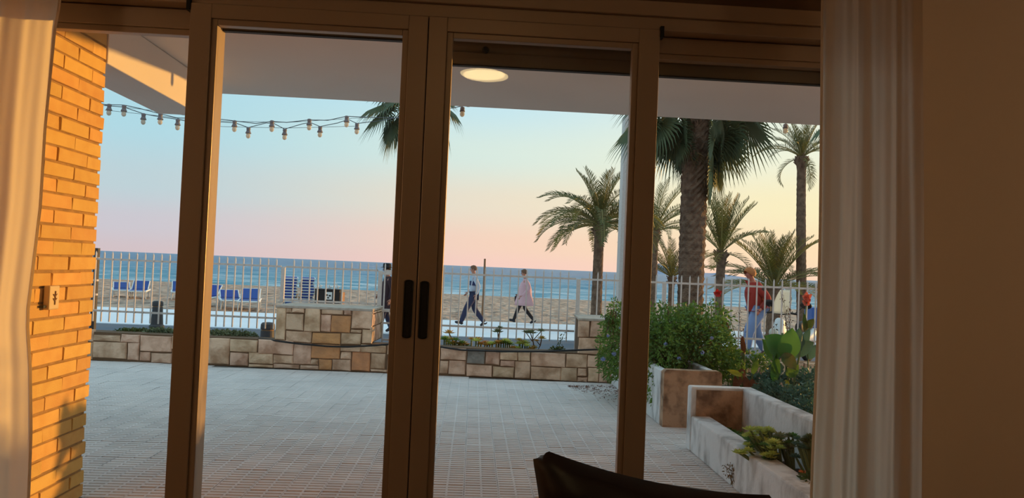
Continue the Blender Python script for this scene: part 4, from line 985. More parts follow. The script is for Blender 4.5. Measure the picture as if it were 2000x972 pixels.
    for k in 'lr': n3 += [('sh' + k, .075 * g), ('el' + k, .060 * g), ('wr' + k, .046 * g)]; e3 += [('che', 'sh' + k), ('sh' + k, 'el' + k), ('el' + k, 'wr' + k)]
    V, F = chain(n3, e3); m = MB(); m.add(T(V), F); m.build('jacket', jk[0], e, smooth=True)
    if spec.get('coat'):
        cm, zl, r0, r1 = spec['coat']; prof = []
        m = MB(); seg = 20; ring = [(1.36, .10), (1.30, .15), (1.1, r0), (.95, r0 + .015), (zl + .12, r1), (zl, r1 + .01), (zl + .005, r1 - .012), (1.0, r0 - .02)]
        vs = []
        for i, (zz, rr_) in enumerate(ring):
            for k in range(seg):
                q = 2 * PI * k / seg; wob = 1 + .05 * math.sin(5 * q + zz * 3)
                lx = lean.x * max(0, (zz - .94) / .5)
                vs.append((rr_ * math.cos(q) * wob * spec.get('coatx', 1.0) + lx, rr_ * math.sin(q) * 1.05 * wob, zz))
        m.add(T(vs), [(i * seg + k, i * seg + (k + 1) % seg, (i + 1) * seg + (k + 1) % seg, (i + 1) * seg + k) for i in range(len(ring) - 1) for k in range(seg)]); m.build('coat_skirt', cm, e, smooth=True)
    for band in spec.get('bands', ()):
        zz0, zz1, rr_, bm = band; m = MB(); seg = 20
        vs = [(rr_ * math.cos(2 * PI * k / seg) * .92, rr_ * math.sin(2 * PI * k / seg) * 1.22, z_) for z_ in (zz0, zz1) for k in range(seg)]
        m.add(T(vs), [(k, (k + 1) % seg, seg + (k + 1) % seg, seg + k) for k in range(seg)]); m.build('chest_band', bm, e, smooth=True)
    for k in 'lr':
        a, t = c['an' + k], c['toe' + k]; d = (t - a); d2 = Vector((d.x, d.y, d.z)); heel = a + Vector((-.055, 0, -.045)) if abs(d.z) < .12 else a - d.normalized() * .06 + Vector((0, 0, -.02))
        V, F = skin_geo([(tuple(a + Vector((0, 0, .02))), .05), (tuple(heel), .042), (tuple(a.lerp(t, .55) + Vector((0, 0, -.012))), .046), (tuple(t), (.046, .030))], [(0, 1), (0, 2), (2, 3)], 1)
        m = MB(); m.add(T(V), F); m.build('shoe', spec['shoes'], e, smooth=True)
    hr = spec.get('hair')
    C = c['h2'] + Vector((-.012, 0, .012))
    if hr:
        m = MB(); vs = []; n1, n2_ = 10, 18
        for i in range(n1 + 1):
            th = PI * .62 * i / n1
            for k in range(n2_):
                q = 2 * PI * k / n2_; r_ = .112 * hr[1]
                front = max(0, math.cos(q)); thh = th * (1 - .42 * front); v = Vector((math.sin(thh) * math.cos(q), math.sin(thh) * math.sin(q) * .86, math.cos(thh))) * r_ * (1 + random.uniform(-.05, .07))
                vs.append(C + v)
        m.add(T(vs), [(i * n2_ + k, i * n2_ + (k + 1) % n2_, (i + 1) * n2_ + (k + 1) % n2_, (i + 1) * n2_ + k) for i in range(n1) for k in range(n2_)]); m.build(hr[2] if len(hr) > 2 else 'hair', hr[0], e, smooth=True)
    if spec.get('hat'):
        hC = Mx @ (C + Vector((0, 0, .035))); q = sc / 1.72
        m = MB(); m.lathe(hC, [(.155 * q, 0), (.158 * q, .008), (.108 * q, .014), (.104 * q, .07), (.095 * q, .098), (.05 * q, .106), (.01 * q, .106)], 20); m.build('hat', spec['hat'], e, smooth=True)
    return e, Mx, c
walk = dict(knl=(.20, .09, .52), anl=(.34, .09, .115), toel=(.52, .09, .135), knr=(-.02, -.09, .50), anr=(-.33, -.09, .13), toer=(-.20, -.09, .035),
            ell=(-.12, .22, 1.14), wrl=(-.06, .23, .92), elr=(.02, -.22, 1.12), wrr=(.18, -.20, .96))
p = atY(925, 600, 20.3)
person(p.x, 20.3, GZ, PI, 'person in a pale grey jacket with a navy band, striding left on the promenade', 1.66, dict(walk, headdir=(0, 0, 0)),
       dict(skin='skin', trousers=('cloth_navy', 1.12), jacket=('cloth_grey', 1.0), shoes='shoe_dark', hair=('hair_brown', .92), bands=((1.17, 1.29, .155, 'fabric_navy'),)))
p = atY(1024, 600, 21.9)
w2 = dict(walk, wrl=(.10, .21, .90), wrr=(.20, -.22, .93), knl=(.19, .08, .52), anl=(.33, .08, .115), toel=(.50, .08, .150))
_, Mw, cw_ = person(p.x, 21.9, GZ, PI, 'person in a pink knee-length coat and black leggings, walking left', 1.60, w2,
       dict(skin='skin', trousers=('cloth_black', .88), jacket=('cloth_pink', 1.12), coat=('cloth_pink', .60, .21, .29), shoes='shoe_dark', hair=('hair_brown', 1.02)))
hp_ = Mw @ (cw_['wrr'] + Vector((.06, 0, -.12)))
e = empty('handbag', tuple(hp_), 'dark handbag carried by the person in the pink coat', 'bag')
m = MB(); m.box(hp_.x - .04, hp_.x + .04, hp_.y - .09, hp_.y + .09, hp_.z - .12, hp_.z + .06); m.build('bag_body', 'cloth_black', e, bevel=.02)
m = MB(); m.tube([hp_ + Vector((0, -.06, .05)), hp_ + Vector((0, -.03, .12)), hp_ + Vector((0, .03, .12)), hp_ + Vector((0, .06, .05))], .006, 6); m.build('strap', 'cloth_black', e)
p = atY(756, 600, 17.6)
person(p.x, 17.6, GZ, math.radians(200), 'person in a dark maroon coat and black hat, half hidden by the central frame', 1.58, dict(walk, knl=(.12, .09, .50), anl=(.2, .09, .10), toel=(.38, .09, .06), knr=(-.0, -.09, .50), anr=(-.15, -.09, .11), toer=(0, -.09, .04), wrl=(.0, .26, .86), ell=(-.06, .25, 1.12)),
       dict(skin='skin', trousers=('cloth_navy', 1.05), jacket=('cloth_maroon', 1.18), coat=('cloth_maroon', .55, .19, .215), shoes='shoe_dark', hat='cloth_black', hair=('cloth_black', .95)))
p = atY(1478, 620, 15.1)
w4 = dict(walk, knl=(.20, .09, .54), anl=(.24, .09, .13), toel=(.42, .09, .06), ell=(-.10, .25, 1.13), wrl=(.06, .25, .94), elr=(-.14, -.25, 1.12), wrr=(-.02, -.25, .90), knr=(-.04, -.09, .50), anr=(-.26, -.09, .12), toer=(-.12, -.09, .035), lean=(.10, 0, -.01), headdir=(.02, 0, -.012))
person(p.x, 15.1, GZ, math.radians(188), 'person with ginger hair, red and brown jumper and light jeans behind the fence', 1.86, w4,
       dict(skin='skin_ruddy', trousers=('cloth_jeans', 1.42), jacket=('cloth_red', 1.36), near_sleeve=('l', 'cloth_brown'), shoes='shoe_brown', hair=('hair_ginger', 1.1)))
# dark scarf/vest panel on the back of the jumper
# ------------------------------------------------------------------ scooter behind the fence on the right
sx_, sy_ = atY(1530, 640, 14.2).x, 14.2
e = empty('motor_scooter', (sx_, sy_, GZ), 'parked white motor scooter with windshield and dark mirrors, at the right behind the fence', 'scooter')
th_ = math.radians(38); S = lambda a, b, c: Vector((sx_ + a * math.cos(th_) - b * math.sin(th_), sy_ + a * math.sin(th_) + b * math.cos(th_), GZ + c)); RZ = Matrix.Rotation(th_, 4, 'Z')
def wheel(m, c, r): 
    pts = [c + RZ @ Vector((r * math.cos(2 * PI * k / 20), 0, r * math.sin(2 * PI * k / 20))) for k in range(21)]; m.tube(pts, .055, 8, cap=False)
m = MB(); wheel(m, S(-.30, 0, .24), .19); m.build('front_wheel', 'dark_rubber', e, smooth=True)
m = MB(); wheel(m, S(1.0, 0, .24), .19); m.build('rear_wheel', 'dark_rubber', e, smooth=True)
m = MB(); V, F = skin_geo([((-.34, 0, .40), (.10, .15)), ((-.20, 0, .62), (.12, .17)), ((-.10, 0, .90), (.09, .13)), ((-.02, 0, .45), (.06, .17)), ((.12, 0, .26), (.05, .16)), ((.45, 0, .26), (.05, .16)), ((.62, 0, .42), (.12, .15)), ((1.05, 0, .52), (.12, .13)), ((1.25, 0, .62), (.06, .08))], [(0, 1), (1, 2), (1, 3), (3, 4), (4, 5), (5, 6), (6, 7), (7, 8)], 2)
m.add([S(*v) for v in V], F); m.build('bodywork', 'plastic_white', e, smooth=True)
m = MB(); V, F = skin_geo([((.50, 0, .68), (.07, .13)), ((.8, 0, .72), (.07, .13)), ((1.15, 0, .76), (.05, .10))], [(0, 1), (1, 2)], 2); m.add([S(*v) for v in V], F); m.build('seat', 'cable_black', e, smooth=True)
m = MB(); m.tube([S(-.02, -.34, .98), S(-.08, -.2, 1.0), S(-.09, 0, .97), S(-.08, .2, 1.0), S(-.02, .34, .98)], .020, 8); m.build('handlebar', 'cable_black', e)
m = MB(); nx, nz = 8, 8; vs = []
for j in range(nz + 1):
    for i in range(nx + 1):
        u = 2 * i / nx - 1; v = j / nz; w__ = .21 * (1 - .35 * v ** 3) * (.75 + .5 * v * (1 - v)); vs.append(S(-.20 + .05 * u * u * 1.5 + .16 * v, u * w__, .98 + .46 * v))
m.add(vs, [(j * (nx + 1) + i, j * (nx + 1) + i + 1, (j + 1) * (nx + 1) + i + 1, (j + 1) * (nx + 1) + i) for j in range(nz) for i in range(nx)])
o = m.build('windshield', 'windshield', e, smooth=True); o.modifiers.new('t', 'SOLIDIFY').thickness = .006
for k_ in o.data.vertices: pass
for s_ in (-1, 1):
    m = MB(); m.tube([S(-.05, s_ * .26, 1.0), S(.08, s_ * .34, 1.13)], .010, 6); m.build('mirror_arm', 'cable_black', e)
    m = MB(); m.lathe((0, 0, 0), [(.03, -.02), (.075, -.008), (.08, .01), (.05, .02)], 16, M=Matrix.Translation(S(.12, s_ * .38, 1.16)) @ RZ @ Matrix.Rotation(math.radians(62), 4, 'Y') @ Matrix.Scale(1.5, 4, (0, 1, 0))); m.build('mirror', 'cable_black', e, smooth=True)
m = MB(); m.lathe((0, 0, 0), [(.02, -.03), (.085, -.01), (.09, .02), (.06, .04)], 16, M=Matrix.Translation(S(-.36, 0, .62)) @ RZ @ Matrix.Rotation(math.radians(-90), 4, 'Y')); m.build('headlight', 'glass_bulb', e, smooth=True)
m = MB(); m.tube([S(-.30, 0, .24), S(-.16, 0, .70)], .03, 8); m.build('fork', 'cable_black', e)
bx_ = atY(1596, 620, 17.0); m = MB(); m.box(bx_.x - .22, bx_.x + .4, 16.8, 17.2, GZ + .55, GZ + 1.02); m.box(bx_.x - .18, bx_.x - .12, 16.9, 17.0, GZ, GZ + .55); m.box(bx_.x + .3, bx_.x + .36, 16.9, 17.0, GZ, GZ + .55)
e = tag(m.build('waste_bin', 'blue_paint', loc=(bx_.x, 17, GZ), bevel=.01), 'blue bin on legs at the right edge behind the thin palm trunk', 'bin')

# ================================================================== PLANTS
def cloud(m, c, r, n, size, seed, shell=.55, mi=0, droop=.2, aspect=.45, axis=None, fold=True):
    R_ = random.Random(seed); c = Vector(c)
    for _ in range(n):
        while True:
            d = Vector((R_.gauss(0, 1), R_.gauss(0, 1), R_.gauss(0, 1)))
            if d.length > .01: break
        d.normalize(); k = shell + (1 - shell) * R_.random() ** .5; k *= 1 + .16 * math.sin(7 * d.x + seed) * math.sin(6 * d.z + 2)
        p = c + Vector((d.x * r[0], d.y * r[1], d.z * r[2])) * k
        t = (d * .8 + Vector((R_.gauss(0, .6), R_.gauss(0, .6), R_.gauss(0, .6) + .2))).normalized(); s_ = t.cross(Vector((R_.gauss(0, 1), R_.gauss(0, 1), R_.gauss(0, 1)))).normalized()
        L = size * R_.uniform(.6, 1.25); w = L * aspect * .5; nn = t.cross(s_)
        a = p; b = p + t * L * .5; tip = p + t * L - Vector((0, 0, droop * L))
        m.add([a, b + s_ * w + nn * w * .3, tip, b - s_ * w + nn * w * .3], [(0, 1, 2), (0, 2, 3)], mi)
    return m
def stems(m, c0, c1s, r=.012, seed=0, mi=0):
    R_ = random.Random(seed)
    for c1 in c1s:
        a, b = Vector(c0), Vector(c1); pts = [a.lerp(b, t) + Vector((R_.uniform(-.02, .02), R_.uniform(-.02, .02), .05 * math.sin(PI * t))) for t in (0, .33, .66, 1)]; m.tube(pts, [r, r * .8, r * .6, r * .3], 5, mi=mi)
sh = empty('flowering_shrub', (1.9, 7.3, .40), 'dense green shrub with pale blue flowers spilling over the planter around the right frame post', 'shrub')
m = MB()
blobs = [((1345, 668), 7.25, (.40, .55, .33), 3000), ((1300, 645), 7.3, (.30, .5, .26), 1500), ((1395, 690), 7.2, (.22, .4, .24), 1100), ((1378, 630), 7.4, (.26, .4, .20), 800), ((1287, 700), 7.0, (.17, .45, .34), 1500),
         ((1272, 752), 6.85, (.09, .3, .17), 450), ((1236, 680), 7.3, (.26, .5, .36), 1700), ((1198, 672), 7.7, (.16, .35, .30), 900), ((1206, 612), 7.7, (.09, .25, .14), 180), ((1196, 716), 7.6, (.13, .3, .14), 300), ((1420, 712), 7.1, (.12, .3, .13), 300)]
ends = []
for i, ((px, py), Y, r, n) in enumerate(blobs): c = atY(px, py, Y); cloud(m, c, r, n, .05, 40 + i, shell=.45); ends.append(c)
# thin shoots sticking out at the top and right
R_ = random.Random(5)
sm2 = MB()
for k in range(46):
    px = R_.uniform(1180, 1225) if k % 3 == 0 else R_.uniform(1275, 1425); p = atY(px, R_.uniform(625, 690), 7.35); q = p + Vector((R_.uniform(-.12, .14), R_.uniform(-.1, .1), R_.uniform(.12, .30))); sm2.tube([p, p.lerp(q, .5) + Vector((.01, 0, .02)), q], [.005, .004, .002], 4)
    for j in range(12): t = R_.random(); cloud(m, p.lerp(q, t), (.025, .025, .025), 2, .042, k * 20 + j)
m.build('foliage', 'leaf_green', sh, kind='stuff')
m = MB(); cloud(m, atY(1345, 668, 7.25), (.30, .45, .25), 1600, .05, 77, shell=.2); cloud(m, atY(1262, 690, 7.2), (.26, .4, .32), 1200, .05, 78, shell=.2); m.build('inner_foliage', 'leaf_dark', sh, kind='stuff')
stems(sm2, (1.9, 7.2, .40), ends, .014, 3); sm2.build('branches', 'stem_brown', sh, kind='stuff')
fl_me = None
for i, (px, py, Y) in enumerate([(1178, 700, 7.25), (1199, 690, 7.2), (1188, 655, 7.3), (1372, 688, 6.62), (1212, 640, 7.2), (1300, 672, 6.70), (1184, 622, 7.4), (1390, 660, 6.8), (1326, 700, 6.65)]):
    c = atY(px, py, Y); m = MB(); R2 = random.Random(i); k = 1.0 if i < 2 else .7
    for j in range(14):
        d = Vector((R2.gauss(0, 1), R2.gauss(0, .7) - .6, R2.gauss(0, 1))).normalized(); o_ = c + d * .018 * k; s_ = d.cross(Vector((0, 0, 1))).normalized(); u = s_.cross(d)
        for q in range(5):
            a = 2 * PI * q / 5; v1 = s_ * math.cos(a) + u * math.sin(a); v2 = s_ * math.cos(a + .8) + u * math.sin(a + .8); m.add([o_, o_ + v1 * .013 * k + d * .003, o_ + v2 * .013 * k + d * .003], [(0, 1, 2)])
    m.build('flower_head', 'flower_blue', sh)

# --- succulents on the strip behind the low wall
def rosette(m, c, r, n, seed, mi=0, tilt=.6):
    R_ = random.Random(seed); c = Vector(c)
    for ring, (k, el, rr_) in enumerate(((n, .15, 1.0), (int(n * .8), .6, .8), (int(n * .5), 1.1, .55))):
        for i in range(k):
            a = 2 * PI * i / k + ring * .4 + R_.uniform(-.1, .1); d = Vector((math.cos(a) * math.cos(el), math.sin(a) * math.cos(el), math.sin(el))); s_ = Vector((-math.sin(a), math.cos(a), 0)); L = r * rr_ * R_.uniform(.85, 1.1); w = L * .2; nn = d.cross(s_)
            m.add([c, c + d * L * .6 + s_ * w, c + d * L, c + d * L * .6 - s_ * w, c + d * L * .55 + nn * w * -.5], [(0, 1, 4), (1, 2, 4), (2, 3, 4), (3, 0, 4)], mi)
def bedpt(px, off, z):
    s = wpx(px, 660, off)[0]; return wpt(s, off, z)
def stalk_plant(px, pyt, off, r, mt, label, lean=0, extra=()):
    b = bedpt(px, off, .285); t0 = wpx(px + lean, pyt, off); top = wpt(t0[0], off, t0[1])
    e = empty('succulent', tuple(b), label, 'plant', None)
    m = MB(); m.tube([b, b.lerp(top, .5) + Vector((.01, 0, 0)), top], [.009, .008, .006], 6); m.build('stalk', 'stem_brown', e)
    m = MB(); rosette(m, top, r, 11, int(px)); m.build('rosette', mt, e)
    for (dx, dy, rr_) in extra:
        s, z = wpx(px + dx, pyt + dy, off); q = wpt(s, off - .02, z); m = MB(); rosette(m, q, rr_, 9, int(px + dx)); m.build('rosette', mt, e)
        m = MB(); m.tube([b.lerp(top, .55), q], [.006, .005], 5); m.build('stalk', 'stem_brown', e)
stalk_plant(889, 650, .40, .085, 'leaf_orange', 'reddish rosette on a bent stalk, nearest the central frame above the low wall', lean=-12)
stalk_plant(973, 648, .42, .095, 'leaf_greyish', 'tall grey green rosette on a thin stalk in front of the walking person in grey', lean=-1, extra=((4, -8, .06),))
stalk_plant(1045, 650, .42, .10, 'leaf_greyish', 'tallest grey green double rosette on a long stalk, below the pink coat', lean=-9, extra=((12, -4, .07), (-18, -2, .06)))
stalk_plant(1050, 661, .36, .075, 'leaf_orange', 'short orange green rosette on a stalk right of the tallest one', lean=8, extra=((-2, 4, .05),))
stalk_plant(1012, 664, .36, .06, 'leaf_orange', 'small orange rosette between the two tall stalks', lean=2)
def clump(name, spots, off, mats, label, h=.11, rs=.075, seed=0):
    e = empty(name, tuple(bedpt(spots[0], off, .29)), label, 'plant'); R_ = random.Random(seed)
    for i, px in enumerate(spots):
        b = bedpt(px, off + R_.uniform(-.05, .05), .30 + h * R_.uniform(.2, 1)); m = MB(); rosette(m, b, rs * R_.uniform(.8, 1.25), 9, seed + i); m.build('rosette', mats[i % len(mats)], e)
        m = MB(); m.tube([Vector((b.x, b.y, .27)), b], .010, 5); m.build('stalk', 'stem_green', e)
clump('succulent_clump', [868, 876, 884, 891, 899, 906, 913, 872, 888, 903, 880, 896], .34, ['leaf_green', 'leaf_lime', 'leaf_orange'], 'low green clump of succulents directly right of the central frame', seed=1)
clump('succulent_clump', [921, 930, 940, 948, 957, 935, 952], .34, ['leaf_orange', 'leaf_lime', 'leaf_orange'], 'sparse orange succulents between the green clump and the grey stone', seed=2)
clump('succulent_clump', [962, 970, 979, 988, 996, 975, 992, 984], .33, ['leaf_lime', 'leaf_green', 'leaf_orange'], 'yellow green succulents behind the wall under the tall stalks', seed=3)
clump('succulent_clump', [1004, 1012, 1021, 1030, 1038, 1026, 1044, 1016], .33, ['leaf_orange', 'leaf_lime'], 'yellow orange succulents at the foot of the tallest stalk', h=.10, seed=4)
def herb(pxs, off, mt, label, size=.05, n=260, seed=0, h=.06):
    e = empty('low_herb', tuple(bedpt(pxs[0], off, .29)), label, 'plant'); m = MB(); R_ = random.Random(seed)
    for i, px in enumerate(pxs): b = bedpt(px, off, .32); cloud(m, b, (.085, .11, h * R_.uniform(.7, 1.3)), n, size, seed + i, shell=.2)
    m.build('foliage', mt, e, kind='stuff'); m = MB(); stems(m, bedpt(pxs[0], off, .28), [bedpt(p_, off, .33) for p_ in pxs], .005, seed); m.build('branches', 'stem_green', e, kind='stuff')
herb([412, 424, 437, 450, 463, 476, 488, 430, 456], .30, 'leaf_greyish', 'low grey green ground plants directly right of the left frame post', seed=11, h=.055)
herb([296, 308, 322, 336, 350], .30, 'leaf_greyish', 'low grey green ground plants left of the left frame post', seed=12, h=.05)
herb([240, 252, 264, 275], .30, 'leaf_dark', 'small dark ground plants near the brick corner', seed=13, h=.03, n=150)
e = empty('low_herb', tuple(bedpt(1090, .30, .29)), 'small sprig of green leaves with a thin shoot left of the second pillar', 'plant')
m = MB(); b = bedpt(1090, .30, .31); cloud(m, b, (.11, .08, .05), 160, .05, 31, shell=.1); q = bedpt(1101, .30, .52); [cloud(m, b.lerp(q, t), (.03, .03, .03), 5, .035, int(t * 100)) for t in (.3, .45, .6, .75, .9, 1)]; m.build('foliage', 'leaf_dark', e, kind='stuff')
m = MB(); m.tube([Vector((b.x, b.y, .28)), b, b.lerp(q, .6) + Vector((-.01, 0, 0)), q], [.006, .005, .004, .002], 5); m.build('stalk', 'stem_green', e)

# --- trough planter plants
e = empty('ground_cover', (1.9, 5.2, .14), 'bright green creeping plant filling the far end of the trough', 'plant')
m = MB()
for i in range(7): cloud(m, (1.88 + .04 * math.sin(i), 5.36 - .12 * i, .15 + .004 * i), (.085, .10, .045), 420, .026, 60 + i, shell=.1, aspect=.8)
m.build('foliage', 'leaf_broad', e, kind='stuff')
def rosette_cluster(name, pts, mts, label, r, n=10, cat='plant', origin=None, stem='stem_green', root=None):
    o_ = root; e = empty(name, tuple(o_), label, cat)
    for i, (px, py, Y) in enumerate(pts):
        c = atY(px, py, Y); m = MB(); rosette(m, c, r * random.uniform(.8, 1.2), n, i + int(px)); m.build('rosette', mts[i % len(mts)], e)
        m = MB(); m.tube([Vector(o_), Vector(o_).lerp(c, .6) - Vector((0, 0, .01)), c], [.011, .009, .006], 6); m.build('stalk', stem, e)
    return e
RR = random.Random(9)
pts_ = [(1478 + RR.uniform(-24, 30), 862 + RR.uniform(-24, 24), 4.45 + RR.uniform(-.10, .12)) for _ in range(36)] + [(1450, 885, 4.3), (1462, 880, 4.3), (1443, 884, 4.28)]
pts_ += [(1508 + RR.uniform(-16, 16), 880 + RR.uniform(-18, 16), 4.25 + RR.uniform(-.08, .08)) for _ in range(20)]
rosette_cluster('succulent', pts_, ['leaf_lime', 'leaf_lime', 'leaf_lime', 'leaf_broad'], 'yellow green branching succulent leaning over the trough rim', .042, root=(1.88, 4.35, .13))
pts_ = [(1535 + RR.uniform(-18, 18), 862 + RR.uniform(-12, 18), 4.35 + RR.uniform(-.08, .08)) for _ in range(12)]
rosette_cluster('succulent', pts_, ['leaf_broad', 'leaf_greyish'], 'muted green succulent in the middle of the trough, right of the yellow green one', .048, root=(1.93, 4.3, .13))
pts_ = [(1570 + RR.uniform(-16, 14), 868 + RR.uniform(-16, 26), 4.1 + RR.uniform(-.08, .08)) for _ in range(14)]
rosette_cluster('succulent', pts_, ['leaf_blue', 'leaf_dark'], 'dark blue green succulent in the trough next to the right curtain', .042, root=(1.95, 4.05, .13))
e = empty('orange_flower', (1.92, 3.86, .13), 'small plant with an orange bloom low in the trough beside the right curtain', 'flower')
c = atY(1568, 922, 3.85); m = MB(); rosette(m, c, .028, 10, 4); m.build('bloom', 'flower_orange', e)
m = MB(); m.tube([(1.92, 3.86, .12), c], .004, 5); m.build('stalk', 'stem_green', e)
m = MB(); cloud(m, atY(1578, 940, 3.8), (.03, .06, .05), 120, .035, 8, shell=.1); m.build('foliage', 'leaf_dark', e, kind='stuff')
e = empty('dry_weed', tuple(atZ(1432, 952, 0)), 'dry beige weed growing at the foot of the trough', 'weed')
b = atZ(1432, 952, 0.0); m = MB(); R_ = random.Random(2)
for k in range(12):
    q = b + Vector((R_.uniform(-.05, .04), R_.uniform(-.03, .03), R_.uniform(.06, .15))); m.tube([b, b.lerp(q, .5) + Vector((.005, 0, .01)), q], [.0025, .002, .001], 4); cloud(m, q, (.012, .012, .03), 12, .022, k)
m.build('dry_stems', 'fan_dry', e, kind='stuff')

# --- bed plants on the right: canna with broad leaves, dry stalks, low green foliage
def broad_leaf(base, tip, width, mt, parent, facing=(-.25, -1, .25), curl=.15, name='leaf'):
    b, t = Vector(base), Vector(tip); ax = t - b; L = ax.length; ax.normalize(); n = Vector(facing).normalized(); n = (n - ax * n.dot(ax)).normalized(); s_ = ax.cross(n); m = MB(); nu, nv = 8, 4; vs = []
    for i in range(nu + 1):
        u = i / nu; w = width * .5 * (math.sin(PI * min(1, u * .96 + .04) ** .8) ** .75)
        for j in range(nv + 1):
            v = 2 * j / nv - 1; vs.append(b + ax * (u * L) + s_ * (v * w) + n * (curl * width * (v * v - .3) * .6 - curl * L * (u - .5) ** 2 * 1.2 + .006 * math.sin(12 * u + 3 * v)))
    m.add(vs, [(i * (nv + 1) + j, i * (nv + 1) + j + 1, (i + 1) * (nv + 1) + j + 1, (i + 1) * (nv + 1) + j) for i in range(nu) for j in range(nv)])
    return m.build(name, mt, parent, smooth=True)
A = lambda x, y, Y: atY(x, y, Y)
def canna(root, stalks, leaves, label, flowers=()):
    e = empty('canna_plant', tuple(root), label, 'plant')
    for st in stalks:
        m = MB(); m.tube([A(*q) for q in st[:-1]], st[-1], 6, ); m.build('stalk', 'stem_green', e, smooth=True)
    for (bx1, by1, tx, ty, Y, w, mt) in leaves: broad_leaf(A(bx1, by1, Y), A(tx, ty, Y - .06), w, mt, e)
    for (fx_, fy_, Y, mt, r) in flowers:
        for i in range(5):
            c = A(fx_, fy_, Y); a = 2 * PI * i / 5 + .5; broad_leaf(c, c + Vector((math.cos(a) * r, -.3 * r, math.sin(a) * r + r * .4)), r * .9, mt, e, name='petal', curl=.3)
    return e
r1 = A(1540, 830, 6.9); r1 = Vector((r1.x, r1.y, .05))
canna(r1, [[(1541, 812, 6.9), (1540, 740, 6.9), (1532, 690, 6.9), (1528, 650, 6.9), .012], [(1540, 812, 6.9), (1552, 740, 6.9), (1560, 700, 6.9), (1566, 650, 6.9), .010], [(1541, 810, 6.9), (1516, 740, 6.9), (1510, 690, 6.9), .009]],
      [(1536, 688, 1494, 655, 6.85, .21, 'leaf_broad'), (1536, 700, 1548, 640, 6.75, .20, 'leaf_broad'), (1545, 690, 1590, 668, 6.95, .15, 'leaf_blue'), (1520, 700, 1490, 662, 6.95, .14, 'leaf_broad'), (1548, 700, 1562, 640, 7.0, .16, 'leaf_blue'),
       (1532, 720, 1500, 715, 6.9, .11, 'leaf_blue'), (1512, 745, 1518, 690, 6.85, .09, 'leaf_broad'), (1538, 735, 1560, 712, 6.8, .10, 'leaf_green'), (1536, 742, 1543, 800, 6.7, .075, 'leaf_yellow'), (1530, 690, 1555, 722, 6.7, .12, 'leaf_dark'), (1560, 690, 1582, 640, 7.0, .09, 'leaf_blue')],
      'canna with large round green leaves in the bed at the right')
r2 = A(1580, 820, 7.6); r2 = Vector((r2.x, r2.y, .05))
canna(r2, [[(1580, 800, 7.6), (1578, 700, 7.6), (1572, 640, 7.6), (1575, 590, 7.6), .007]], [(1575, 640, 1590, 622, 7.6, .08, 'leaf_dark'), (1574, 650, 1570, 610, 7.6, .05, 'leaf_dark'), (1578, 700, 1596, 672, 7.6, .10, 'leaf_blue')],
      'tall stalk with a coral red flower in front of the thin palm trunk', flowers=[(1575, 583, 7.6, 'flower_coral', .055), (1574, 592, 7.6, 'flower_coral', .05)])
r3 = A(1412, 780, 8.2); r3 = Vector((r3.x, r3.y, .05))
canna(r3, [[(1412, 750, 8.2), (1409, 680, 8.2), (1404, 620, 8.2), (1401, 580, 8.2), .006]], [(1408, 670, 1420, 640, 8.2, .06, 'leaf_dark'), (1410, 700, 1396, 675, 8.2, .07, 'leaf_green')],
      'tall thin stalk with a small red flower in front of the slim palm', flowers=[(1401, 575, 8.2, 'flower_red', .05)])
r4 = A(1428, 790, 7.9); r4 = Vector((r4.x, r4.y, .05))
canna(r4, [[(1432, 770, 7.9), (1428, 700, 7.9), (1420, 660, 7.9), .006], [(1430, 700, 7.9), (1438, 660, 7.9), (1426, 622, 7.9), (1418, 612, 7.9), .004]], [(1424, 690, 1440, 672, 7.9, .06, 'leaf_dark'), (1425, 640, 1408, 625, 7.9, .05, 'leaf_dry'), (1428, 720, 1412, 700, 7.9, .07, 'leaf_green')],
      'thin stalk with an orange bloom above the right part of the shrub', flowers=[(1419, 652, 7.9, 'flower_orange', .05)])
r5 = A(1455, 800, 7.0); r5 = Vector((r5.x, r5.y, .05))
e = canna(r5, [[(1452, 800, 7.0), (1450, 740, 7.0), (1453, 700, 7.0), (1452, 662, 7.0), .014], [(1458, 800, 7.0), (1468, 740, 7.0), (1480, 700, 7.0), .009]],
      [(1452, 720, 1432, 762, 6.9, .09, 'leaf_dry'), (1454, 735, 1466, 775, 6.9, .07, 'leaf_dry'), (1468, 740, 1484, 780, 6.9, .07, 'leaf_dry'), (1453, 690, 1449, 655, 6.95, .05, 'leaf_dry'), (1450, 733, 1420, 722, 6.7, .05, 'leaf_yellow'), (1470, 730, 1480, 700, 6.9, .06, 'leaf_green')],
      'withered brown plant with one yellow leaf behind the trough')
e = empty('dry_stalks', tuple(Vector((A(1530, 800, 7.4).x, 7.4, .05))), 'thin dry seed stalks rising in front of the scooter', 'plant')
m = MB(); R_ = random.Random(21)
for (x0, x1, yt) in ((1460, 1443, 592), (1462, 1452, 640), (1520, 1513, 625), (1548, 1530, 575), (1550, 1545, 560), (1545, 1538, 600), (1555, 1524, 568)):
    a_, b_ = A(x0, 790, 7.4), A(x1, yt, 7.4); a_.z = .05; mid = a_.lerp(b_, .5) + Vector((R_.uniform(-.03, .03), 0, 0)); m.tube([a_, mid, b_], [.004, .003, .0015], 4)
    for k in range(14): t = R_.uniform(.55, 1); q = mid.lerp(b_, (t - .5) * 2); cloud(m, q, (.02, .02, .02), 2, .026, k + int(x0))
m.build('seed_heads', 'stem_brown', e, kind='stuff')
e = empty('green_undergrowth', (A(1550, 790, 6.6).x, 6.6, .05), 'low blue green foliage below the canna behind the trough', 'plant')
m = MB()
